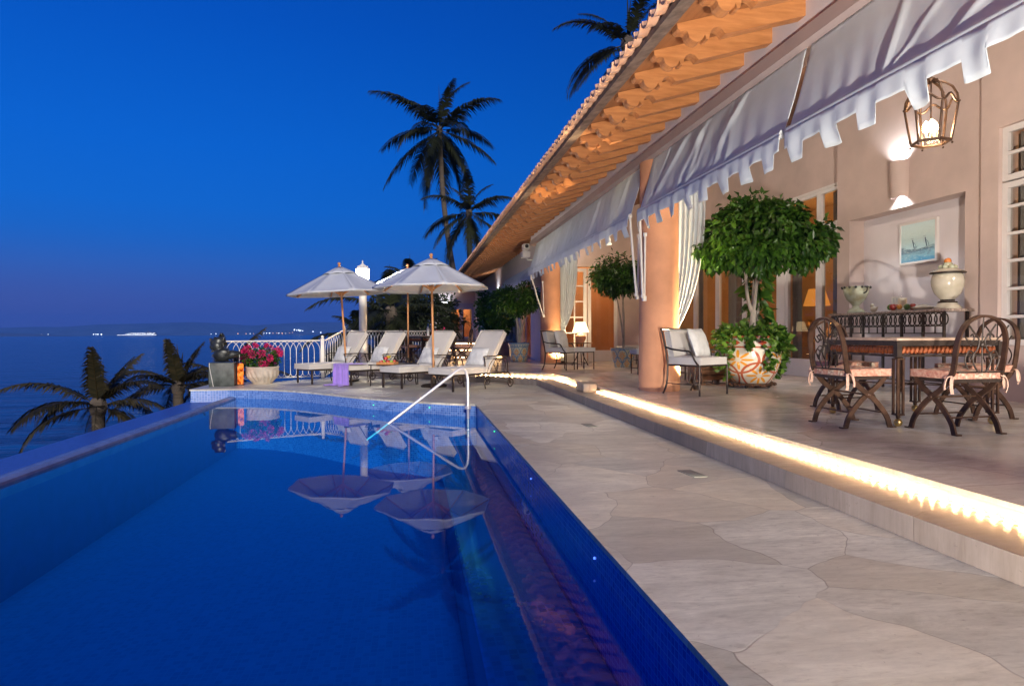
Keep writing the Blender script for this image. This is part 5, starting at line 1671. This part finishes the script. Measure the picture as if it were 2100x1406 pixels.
def talavera_pot(label, loc, R_, H_, m, stand=True):
    t = thing('glazed_pot', label, 'plant pot', loc, 0, 'hand painted glazed plant pots')
    z0 = .075 if stand else 0
    pr_ = [(0, 0), (.62, 0), (.66, .02), (.86, .22), (.98, .45), (1.0, .62), (.98, .80), (.97, .93), (1.03, .94), (1.04, 1.0), (.94, 1.0), (.90, .88)]
    if not stand: pr_ = [(0, 0), (.70, 0), (.72, .02), (.84, .4), (.92, .8), (.95, .86), (1.0, .88), (1.02, 1.0), (.93, 1.0), (.88, .88)]
    o = MB().lathe([(r_ * R_, z * H_) for r_, z in pr_], n=48).build('pot', m, t)
    o.location.z = z0
    o = MB().lathe([(.905 * R_, .89 * H_), (.5 * R_, .92 * H_), (0, .93 * H_)], n=24).build('soil', M['soil'], t); o.location.z = z0
    if stand:
        mb = MB().lathe([(0, .045), (R_ * .78, .045), (R_ * .80, .055), (R_ * .78, .072), (0, .074)], n=28)
        for k in range(22):
            a = 2 * PI * k / 22
            mb.sphere((R_ * .80 * math.cos(a), R_ * .80 * math.sin(a), .058), .022, 6)
        s_ = mb.build('wheeled_stand', M['rust'], t)
        for k in range(4):
            a = PI / 4 + PI * k / 2
            MB().lathe([(.0, -.012), (.022, -.012), (.025, 0), (.022, .012), (0, .012)], (R_ * .6 * math.cos(a), R_ * .6 * math.sin(a), .0255), 12, Matrix.Rotation(R(90), 3, 'X')).build('caster', M['black_rubber'], s_)
    return t
def trunk_mesh(stems):
    mb = MB()
    for pts, r0_, r1_ in stems:
        c = curve(pts, 5); n = len(c)
        mb.tube(c, [r0_ + (r1_ - r0_) * i / (n - 1) for i in range(n)], 9)
    return mb
# the big ficus
FXP = (5.02, 8.82)
talavera_pot('big orange and white daisy painted pot on a wheeled stand, holding the ficus tree', (*FXP, T), .42, .70, M['tal_orange'])
t = thing('ficus_tree', 'standard ficus tree with a broad clipped crown in the orange daisy pot', 'tree', (*FXP, T + .70))
stems = [([(0, 0, 0), (.02, 0, .25), (.03, -.01, .45)], .05, .042),
         ([(.02, 0, .40), (-.05, .01, .62), (-.09, 0, .95), (-.10, 0, 1.3), (-.3, .05, 1.6)], .030, .012),
         ([(.03, 0, .42), (.07, 0, .75), (.10, .02, 1.05), (.03, .02, 1.3), (-.06, .0, 1.55)], .032, .012),
         ([(.08, .01, .95), (.16, 0, 1.2), (.22, -.05, 1.5), (.5, -.1, 1.75)], .024, .009),
         ([(.03, .03, .4), (.10, .10, .9), (.2, .2, 1.25), (.5, .3, 1.6)], .022, .008),
         ([(-.10, 0, 1.2), (-.4, -.1, 1.5), (-.7, -.1, 1.6)], .016, .006), ([(.03, .02, 1.3), (.2, -.2, 1.55), (.3, -.4, 1.7)], .014, .006)]
trunk_mesh(stems).build('trunk', M['bark'], t)
parts = []
ctr = (.16, 0, 1.48)
parts.append(leaves(8000, clumps((.14, 0, 1.55), (.90, .80, .36), 74, .21, 1, .55), .105, .9, 2, wid=.6))
parts.append(leaves(3000, clumps((.10, -.1, 1.78), (.52, .50, .24), 26, .20, 3, .5), .105, .8, 4, wid=.6))
parts.append(leaves(3400, clumps((.16, 0, 1.34), (.97, .86, .20), 44, .16, 5, .85), .105, 1.1, 6, wid=.6))
leafobj('crown', parts, M['ficus'], t)
# trailing pothos over the rim
t = thing('trailing_pothos', 'bright green trailing pothos spilling over the rim of the orange daisy pot', 'plant', (*FXP, T + .70))
def rimsampler(g, n):
    a = g.uniform(0, 2 * PI, n)
    fr = g.random(n)
    r_ = .43 + g.normal(0, .05, n); z = .06 + g.normal(0, .05, n) + .05
    top = fr < .45
    r_[top] = g.uniform(.05, .45, top.sum()); z[top] = .07 + g.random(top.sum()) * .14
    # strands hanging on two sides and a few thin ones in front
    st = np.array([2.95, 3.15, 3.35, 3.6, .10, -.12, .35, -.35, 4.15, 4.75, 5.1])
    ln = np.array([.55, .45, .6, .35, .62, .55, .6, .4, .2, .50, .22])
    h = fr > .62
    k = g.integers(0, len(st), h.sum())
    s = g.random(h.sum())
    a[h] = st[k] + g.normal(0, .05, h.sum()); r_[h] = .46 + g.normal(0, .035, h.sum()) + .03 * np.sin(s * 5); z[h] = .06 - s * ln[k]
    p = np.stack([r_ * np.cos(a), r_ * np.sin(a), z], 1)
    D = np.stack([np.cos(a), np.sin(a), np.full(n, .4)], 1)
    return p, D
leafobj('foliage', [leaves(1500, rimsampler, .10, .5, 8, wid=.72, fold=.12)], M['ivy'], t)
# climbing pothos behind, on a stake
t = thing('climbing_pothos', 'large leaved variegated pothos climbing a stake behind the ficus trunk', 'plant', (5.28, 9.1, T))
MB().tube([(0, 0, .7), (.03, .03, 1.66)], .025, 8).build('stake', M['bark'], t)
def climb(g, n):
    z = g.uniform(.75, 1.72, n); a = g.uniform(0, 2 * PI, n); r_ = .06 + .08 * g.random(n)
    return np.stack([r_ * np.cos(a), r_ * np.sin(a), z], 1), np.stack([np.cos(a), np.sin(a), np.full(n, .1)], 1)
leafobj('foliage', [leaves(170, climb, .20, .6, 12, wid=.55, fold=.12)], M['ivy'], t)
# planter box behind the chairs
t = thing('wooden_planter', 'low brown wooden planter box on feet behind the armchairs', 'planter', (4.72, 9.55, T), R(8))
mb = MB()
for k in range(3): mb.box((0, 0, .115 + .085 * k), (.56, .40, .078))
for i in (-1, 1):
    for j in (-1, 1): mb.box((i * .25, j * .17, .035), (.06, .06, .07))
mb.build('box', M['roomdark'], t, smooth=False)
# second standard ficus, seen left of the near column
t = thing('ficus_tree', 'smaller clipped ficus seen just left of the near column, in a hidden pot', 'tree', (5.0, 14.6, T + .45))
trunk_mesh([([(0, 0, 0), (.02, 0, .5), (0, .02, 1.3)], .035, .02), ([(.02, 0, .1), (-.05, .03, .7), (-.2, .1, 1.6)], .025, .012)]).build('trunk', M['bark'], t)
leafobj('crown', [leaves(5200, clumps((-.1, 0, 1.72), (.66, .62, .42), 60, .2, 21, .5), .095, .75, 22)], M['ficus'], t)
talavera_pot('blue glazed pot of the smaller ficus behind the near column', (5.0, 14.6, T), .30, .46, M['tal_blue'], False)
# potted ficus in front of the far facade
FP = (3.05, 18.1)
talavera_pot('tapered blue and orange glazed pot left of the far column', (*FP, T), .31, .55, M['tal_blue'], False)
t = thing('ficus_tree', 'broad headed ficus tree in the tapered blue pot left of the far column', 'tree', (*FP, T + .5))
trunk_mesh([([(0, 0, 0), (.01, 0, .4), (-.12, 0, .85), (-.4, 0, 1.2)], .045, .015), ([(.02, .02, 0), (.08, 0, .5), (.06, .05, 1.1)], .04, .02), ([(.03, 0, 0), (.1, .05, .4), (.3, 0, 1.1)], .035, .015), ([(-.02, -.02, 0), (-.03, 0, .5), (-.1, -.05, 1.0)], .04, .02)]).build('trunk', M['bark'], t)
leafobj('crown', [leaves(5200, clumps((-.05, 0, 1.28), (.72, .66, .36), 60, .2, 31, .55), .10, .6, 32)], M['ficus'], t)
# bougainvillea
t = thing('bougainvillea', 'magenta bougainvillea bush in the round stone pot by the railing', 'plant', (-3.17, 14.22, .34))
trunk_mesh([([(0, 0, 0), (rx, ry, .2), (rx * 2, ry * 2, .38)], .012, .004) for rx, ry in ((.1, 0), (-.1, .05), (0, -.1), (.05, .1), (-.12, -.08))]).build('stems', M['bark'], t)
leafobj('leaves', [leaves(1300, clumps((0, 0, .20), (.38, .36, .20), 30, .11, 41, .5), .055, .2, 42, wid=.6)], M['ficus'], t)
leafobj('blossoms', [leaves(2300, clumps((-.02, -.04, .24), (.42, .38, .24), 24, .075, 44, .8), .036, .0, 45, wid=.85)], M['bract'], t)

# ---- palms
def frond(L, az, el, arch, seed, nl=74, ll=.62, hang=.6, curl=0):
    """one feather frond: rachis tube and leaflets"""
    rr_ = random.Random(seed)
    pts = []
    ca, sa = math.cos(az), math.sin(az)
    m_ = 16
    p = Vector((0, 0, 0)); e = el
    for i in range(m_ + 1):
        pts.append(p.copy())
        e_ = el - arch * (i / m_) ** 1.4
        p = p + Vector((ca * math.cos(e_) - sa * curl * .03 * i / m_, sa * math.cos(e_) + ca * curl * .03 * i / m_, math.sin(e_))) * (L / m_)
    V = []; F = []
    for i in range(nl):
        u = .14 + .86 * i / (nl - 1)
        q = u * m_; k = min(m_ - 1, int(q)); f = q - k
        c = pts[k].lerp(pts[k + 1], f)
        tg = (pts[k + 1] - pts[k]).normalized()
        side = tg.cross(Vector((0, 0, 1)))
        side = side.normalized() if side.length > .05 else Vector((-sa, ca, 0))
        up = side.cross(tg)
        ln = ll * L / 3.2 * (math.sin(PI * (.10 + .84 * u)) ** .55) * rr_.uniform(.8, 1.1) * (1 - .35 * u)
        for s in (-1, 1):
            if rr_.random() < .05: continue
            d = (side * s * .8 + tg * (.45 + .5 * u) + up * .25).normalized()
            h = hang * rr_.uniform(.6, 1.3)
            a = c; b_ = c + d * ln * .5 - Vector((0, 0, h * ln * .16)); e2 = c + d * ln * .92 - Vector((0, 0, h * ln * .72))
            wv_ = tg * ln * .042 + up * .004
            o = len(V)
            V += [a - wv_, a + wv_, b_ + wv_ * 1.1, b_ - wv_ * 1.1, e2]
            F += [(o, o + 1, o + 2), (o, o + 2, o + 3), (o + 3, o + 2, o + 4)]
    mb = MB()
    mb.add(V, F)
    mb.tube(pts, [.022 * L / 3.2 * (1 - .8 * i / m_) + .003 for i in range(m_ + 1)], 4)
    return mb
def palm(label, base, top, L, nf, seed, r0_=.16, r1_=.11, lean=None, mt='palm', up=1.25, low=-.75, name='palm_tree', azs=None, hang=.75, ll=.62, spear=True):
    """trunk from base to top with nf fronds"""
    rr_ = random.Random(seed)
    t = thing(name, label, 'palm tree', base, 0, 'coconut palms round the villa')
    d = Vector(top) - Vector(base)
    mid = d * .5 + Vector(lean or (0, 0, 0))
    c = curve([(0, 0, 0), d * .25 + Vector(lean or (0, 0, 0)) * .72, mid, d * .75 + Vector(lean or (0, 0, 0)) * .72, d], 6)
    n = len(c)
    mb = MB().tube(c, [(r0_ + (r1_ - r0_) * (i / (n - 1)) ** .7) * (1 + .05 * (i % 2)) for i in range(n)], 10)
    mb.sphere(d, r1_ * 1.5, 8, (1, 1, 1.5))
    mb.build('trunk', M['palmbark'], t)
    cr_ = MB()
    for k in range(nf):
        u = (k + .5) / nf
        az = (azs[k] if azs else k * 2.39996 + rr_.uniform(-.25, .25))
        el = up + (low - up) * u ** .85 + rr_.uniform(-.12, .12)
        f = frond(L * rr_.uniform(.85, 1.1) * (1 if u > .12 else .8), az, el, rr_.uniform(.9, 1.5) * ((.3 if mt == 'drypalm' else .75) if el > .9 else 1) * (.55 if el < -.2 else 1), seed * 100 + k, hang=hang, ll=ll, curl=rr_.uniform(-3, 3))
        f.v = [tuple(Vector(p) + d) for p in f.v]
        cr_.add(f.v, f.f)
    if spear:
        for k in range(2):
            q = d + Vector((.06 * k, 0, 0))
            cr_.tube([q, q + Vector((.02, .03, L * .35)), q + Vector((-.03 + .1 * k, 0, L * (.62 - .12 * k)))], [.05, .03, .004], 5)
    cr_.build('crown', M[mt], t, smooth=False, fix=False)
    return t
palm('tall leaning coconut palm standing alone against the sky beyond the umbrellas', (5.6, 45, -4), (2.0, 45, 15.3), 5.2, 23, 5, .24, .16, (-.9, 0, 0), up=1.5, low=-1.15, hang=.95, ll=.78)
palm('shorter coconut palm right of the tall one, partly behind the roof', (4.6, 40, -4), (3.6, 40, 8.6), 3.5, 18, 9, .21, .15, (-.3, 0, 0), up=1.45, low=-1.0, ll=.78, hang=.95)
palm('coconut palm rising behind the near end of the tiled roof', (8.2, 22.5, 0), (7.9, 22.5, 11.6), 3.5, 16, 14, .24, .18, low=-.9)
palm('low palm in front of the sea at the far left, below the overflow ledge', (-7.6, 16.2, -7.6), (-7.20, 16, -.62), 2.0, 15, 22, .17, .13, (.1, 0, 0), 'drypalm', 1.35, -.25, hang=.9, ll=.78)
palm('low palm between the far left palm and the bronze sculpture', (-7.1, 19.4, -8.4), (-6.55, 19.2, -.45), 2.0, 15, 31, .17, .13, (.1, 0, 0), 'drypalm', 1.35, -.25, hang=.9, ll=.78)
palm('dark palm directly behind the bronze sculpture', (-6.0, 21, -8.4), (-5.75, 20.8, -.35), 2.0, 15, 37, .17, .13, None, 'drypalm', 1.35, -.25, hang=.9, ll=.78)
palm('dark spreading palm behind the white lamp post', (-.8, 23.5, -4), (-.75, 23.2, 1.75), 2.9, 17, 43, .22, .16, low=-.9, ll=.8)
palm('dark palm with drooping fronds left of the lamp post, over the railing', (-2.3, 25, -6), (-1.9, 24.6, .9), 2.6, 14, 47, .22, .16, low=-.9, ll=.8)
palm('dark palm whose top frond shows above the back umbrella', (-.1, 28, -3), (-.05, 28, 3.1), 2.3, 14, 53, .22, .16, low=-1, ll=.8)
# dark garden trees filling the gap left of the far wing
def bush(name, label, base, c, rad, n, size, seed, m='hedge', nc=40, trunk_h=None, cat='tree', cr=.45, group='dark garden trees by the far wing'):
    t = thing(name, label, cat, base, 0, group)
    trunk_mesh([([(0, 0, 0), (.1 * i, .05, c[2] * .6), (rad[0] * .5 * i, 0, c[2])], .09 * min(1, rad[0]), .02) for i in (-1, 0, 1)]).build('trunk', M['bark'], t)
    leafobj('crown', [leaves(n, clumps(c, rad, nc, cr, seed, .5), size, .4, seed + 1)], M[m], t)
    return t
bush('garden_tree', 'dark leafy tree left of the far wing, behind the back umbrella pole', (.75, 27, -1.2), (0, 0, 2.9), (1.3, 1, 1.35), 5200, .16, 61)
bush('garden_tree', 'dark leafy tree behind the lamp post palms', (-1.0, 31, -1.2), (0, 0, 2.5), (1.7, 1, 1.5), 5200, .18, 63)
bush('garden_shrub', 'dark shrub at the foot of the far wing wall, lit by its lower sconce', (2.05, 36.3, .74), (0, 0, .75), (.5, .5, .7), 1500, .14, 65, cat='shrub', cr=.22, nc=22)
bush('garden_shrub', 'tall dark shrub in front of the far facade, left of the blue glazed pot', (3.15, 25.5, .74), (0, 0, 1.15), (.50, .6, 1.0), 3600, .13, 67, cat='shrub', cr=.26, m='ficus')
bush('garden_shrub', 'leafy shrub in front of the far facade behind the broad headed ficus', (3.2, 22.9, .74), (0, 0, .75), (.42, .5, .75), 2600, .12, 69, cat='shrub', cr=.24, m='ficus')
bush('flowering_shrub', 'low red flowering shrub at the end of the back railing', (.95, 21.0, .3), (0, 0, .5), (.45, .4, .35), 1300, .09, 71, cat='shrub', cr=.18, m='hedge')
o = bpy.data.objects.get('flowering_shrub')
leafobj('blossoms', [leaves(420, clumps((0, -.05, .62), (.42, .36, .25), 18, .07, 73, .9), .06, 0, 74, wid=.8)], M['bract'], o)
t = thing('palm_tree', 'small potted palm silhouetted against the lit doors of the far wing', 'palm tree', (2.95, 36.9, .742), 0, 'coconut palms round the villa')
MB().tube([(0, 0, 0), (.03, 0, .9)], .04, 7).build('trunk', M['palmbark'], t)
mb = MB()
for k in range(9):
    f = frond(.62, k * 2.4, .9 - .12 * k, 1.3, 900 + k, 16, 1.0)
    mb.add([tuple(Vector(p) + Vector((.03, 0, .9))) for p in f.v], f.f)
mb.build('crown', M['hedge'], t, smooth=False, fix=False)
# low terracotta roof glimpsed beside the steps
t = thing('tiled_wall_cap', 'small terracotta tiled wall cap below the far wing, left of its doors', 'wall cap', (1.75, 30, .74))
mb = MB()
for k in range(8): halfpipe(mb, 0, -.0, .01, .01, .01, 0, 0, True, n=2) if False else mb.tube([(-.55 + .155 * k, -.22, .42), (-.55 + .155 * k, .1, .62)], .075, 8)
mb.build('tiles', M['rooftile'], t)
MB().box((0, .0, .21), (1.2, .3, .42)).build('wall', M['plaster'], t, smooth=False)

# ================================================================== INSIDE THE LIT ROOM
t = thing('floor_lamp', 'glowing orange pleated lampshade on a brass stand seen through the glass door', 'lamp', (9.6, 13.9, T))
M['orange_shade'] = emit('lit_orange_shade', (1, .36, .06), .8)
MB().lathe([(.30, 1.45), (.18, 1.85)], n=26).build('lamp_shade', M['orange_shade'], t)
MB().lathe([(0, 0), (.16, 0), (.16, .03), (.03, .06), (.03, .5), (.07, .62), (.03, .72), (.02, 1.6), (0, 1.6)], n=18).build('stand', M['brass'], t)
lamp('room_light', 'POINT', (0, 0, 1.7), 160, (1, .62, .28), t, .12)
t = thing('dresser', 'dark wooden dresser with brass ornaments inside the lit room', 'dresser', (10.3, 14.5, T))
MB().rbox((0, 0, .45), (.5, 1.9, .9), .02).build('body', M['roomdark'], t)
mb = MB()
for k in range(4): mb.lathe([(0, .9), (.06, .905), (.09, 1.0), (.04, 1.1), (.06, 1.14), (0, 1.15)], (-.05, -.7 + .45 * k, 0), 14)
mb.build('ornaments', M['brass'], t)
def ceiling_lamp(label, loc, e):
    t = thing('ceiling_lamp', label, 'ceiling lamp', loc, 0, 'lamps inside the villa rooms')
    MB().lathe([(0, 0), (.12, .02), (.13, .06), (0, .07)], n=18).build('bowl', M['shade'], t)
    lamp('ceiling_lamp_light', 'POINT', (0, 0, -.15), e, (1, .62, .30), t, .12)
ceiling_lamp('ceiling lamp of the room behind the far glass door', (5.5, 19.0, 3.3), 70)
ceiling_lamp('ceiling lamp of the room behind the orange doors', (5.2, 21.2, 3.3), 90)
ceiling_lamp('ceiling lamp of the room in the far wing', (2.9, YF + 1.1, 3.2), 90)
ceiling_lamp('ceiling lamp of the room right of the dining table', (8.6, 5.3, 3.6), 40)
ceiling_lamp('ceiling lamp of the big room behind the glass doors', (9.0, 12.0, 4.2), 190)

# ================================================================== FAR AWAY: SHIP AND SHORE LIGHTS
t = thing('cruise_ship', 'brightly lit cruise ship on the horizon of the bay', 'ship', (-2330, 5900, -9))
M['hull'] = mat('white_hull', (.07, .085, .14), .5)
M['shiplight'] = emit('ship_lights', (.85, .95, 1), 4.5)
MB().extrude([(-150, -14, 2), (150, -14, 2), (152, -14, 12), (-172, -14, 12)], (0, 28, 0)).build('hull', M['hull'], t, smooth=False)
MB().extrude([(-110, -12, 12.2), (145, -12, 12.2), (140, -12, 30), (60, -12, 30), (50, -12, 26), (-60, -12, 26), (-75, -12, 20)], (0, 24, 0)).build('superstructure', M['hull'], t, smooth=False)
mb = MB()
for r_ in range(4):
    x = -105 + r_ * 12
    while x < 140:
        if rnd.random() < .72: mb.box((x, -12.6, 14 + 4 * r_), (4.4, .8, 1.6))
        x += 7
for x in range(-160, 150, 9): mb.box((x, -14.6, 9), (6, .8, 2.0))
mb.build('deck_light', M['shiplight'], t, smooth=False)
MB().extrude([(70, -6, 30.2), (95, -6, 30.2), (90, -6, 42), (78, -6, 42)], (0, 12, 0)).build('funnel', M['hull'], t, smooth=False)
warm = emit('warm_shore_lamp', (1, .55, .28), 3); cool = emit('cool_shore_lamp', (.75, .88, 1), 4)
def shorelamp(px, elev, Y, s, m, i):
    x = Y * (px - 1050) / 1300
    th = yaw
    X = math.cos(th) * x + math.sin(th) * Y; YY = -math.sin(th) * x + math.cos(th) * Y
    o = bpy.data.objects.new('shore_lamp', lampme[m]); col.objects.link(o)
    o.location = (X, YY, elev); o.scale = (s, s, s)
    tag(o, 'tiny warm lamp among the lights on the far shore of the bay' if m else 'tiny cool white lamp among the lights on the far shore of the bay', 'shore lamp', 'warm lamps on the far shore' if m else 'white lamps on the far shore')
lampme = {}
for m_, q in ((0, cool), (1, warm)):
    me_ = MB().lathe([(0, -1), (.7, -.7), (1, 0), (.7, .7), (0, 1)], n=8).build('shore_lamp', q)
    lampme[m_] = me_.data
    bpy.data.objects.remove(me_)
rs = random.Random(5)
for px, e, s, m in [(192, 8, 6, 0), (197, 8, 6, 0), (201, 8, 7, 0), (208, 8, 8, 0), (76, 6, 6, 1), (60, 6, 4, 1), (85, 10, 4, 0), (99, 9, 4, 0), (433, 8, 4, 0), (443, 10, 5, 0), (453, 8, 4, 0), (488, 10, 5, 1), (505, 9, 4, 1), (513, 10, 5, 0), (520, 9, 3, 1), (533, 10, 4, 0), (541, 14, 6, 0), (547, 14, 6, 0), (553, 14, 7, 0), (560, 14, 4, 1), (568, 14, 4, 1), (572, 13, 5, 0), (579, 13, 6, 1), (586, 12, 4, 0), (604, 52, 8, 0), (613, 50, 8, 0), (609, 46, 6, 0), (617, 44, 6, 0), (621, 40, 5, 0), (615, 38, 6, 0), (642, 30, 7, 0), (658, 20, 7, 0), (600, 20, 4, 1), (594, 16, 4, 1)]:
    shorelamp(px, e, 6100 if px < 230 else 7450, s * (.8 if px < 230 else 1), m, 0)

# ================================================================== DUSK AIR
t = NT('dusk_air'); v = t.n('VolumePrincipled'); v.inputs['Color'].default_value = (.06, .30, 1, 1); v.inputs['Density'].default_value = 8e-5; v.inputs['Anisotropy'].default_value = 0
t.l(v.outputs[0], t.out.inputs['Volume'])
hz = MB().box((0, 4700, 165), (24600, 16200, 360)).build('haze', t.m, smooth=False)
hz['kind'] = 'stuff'
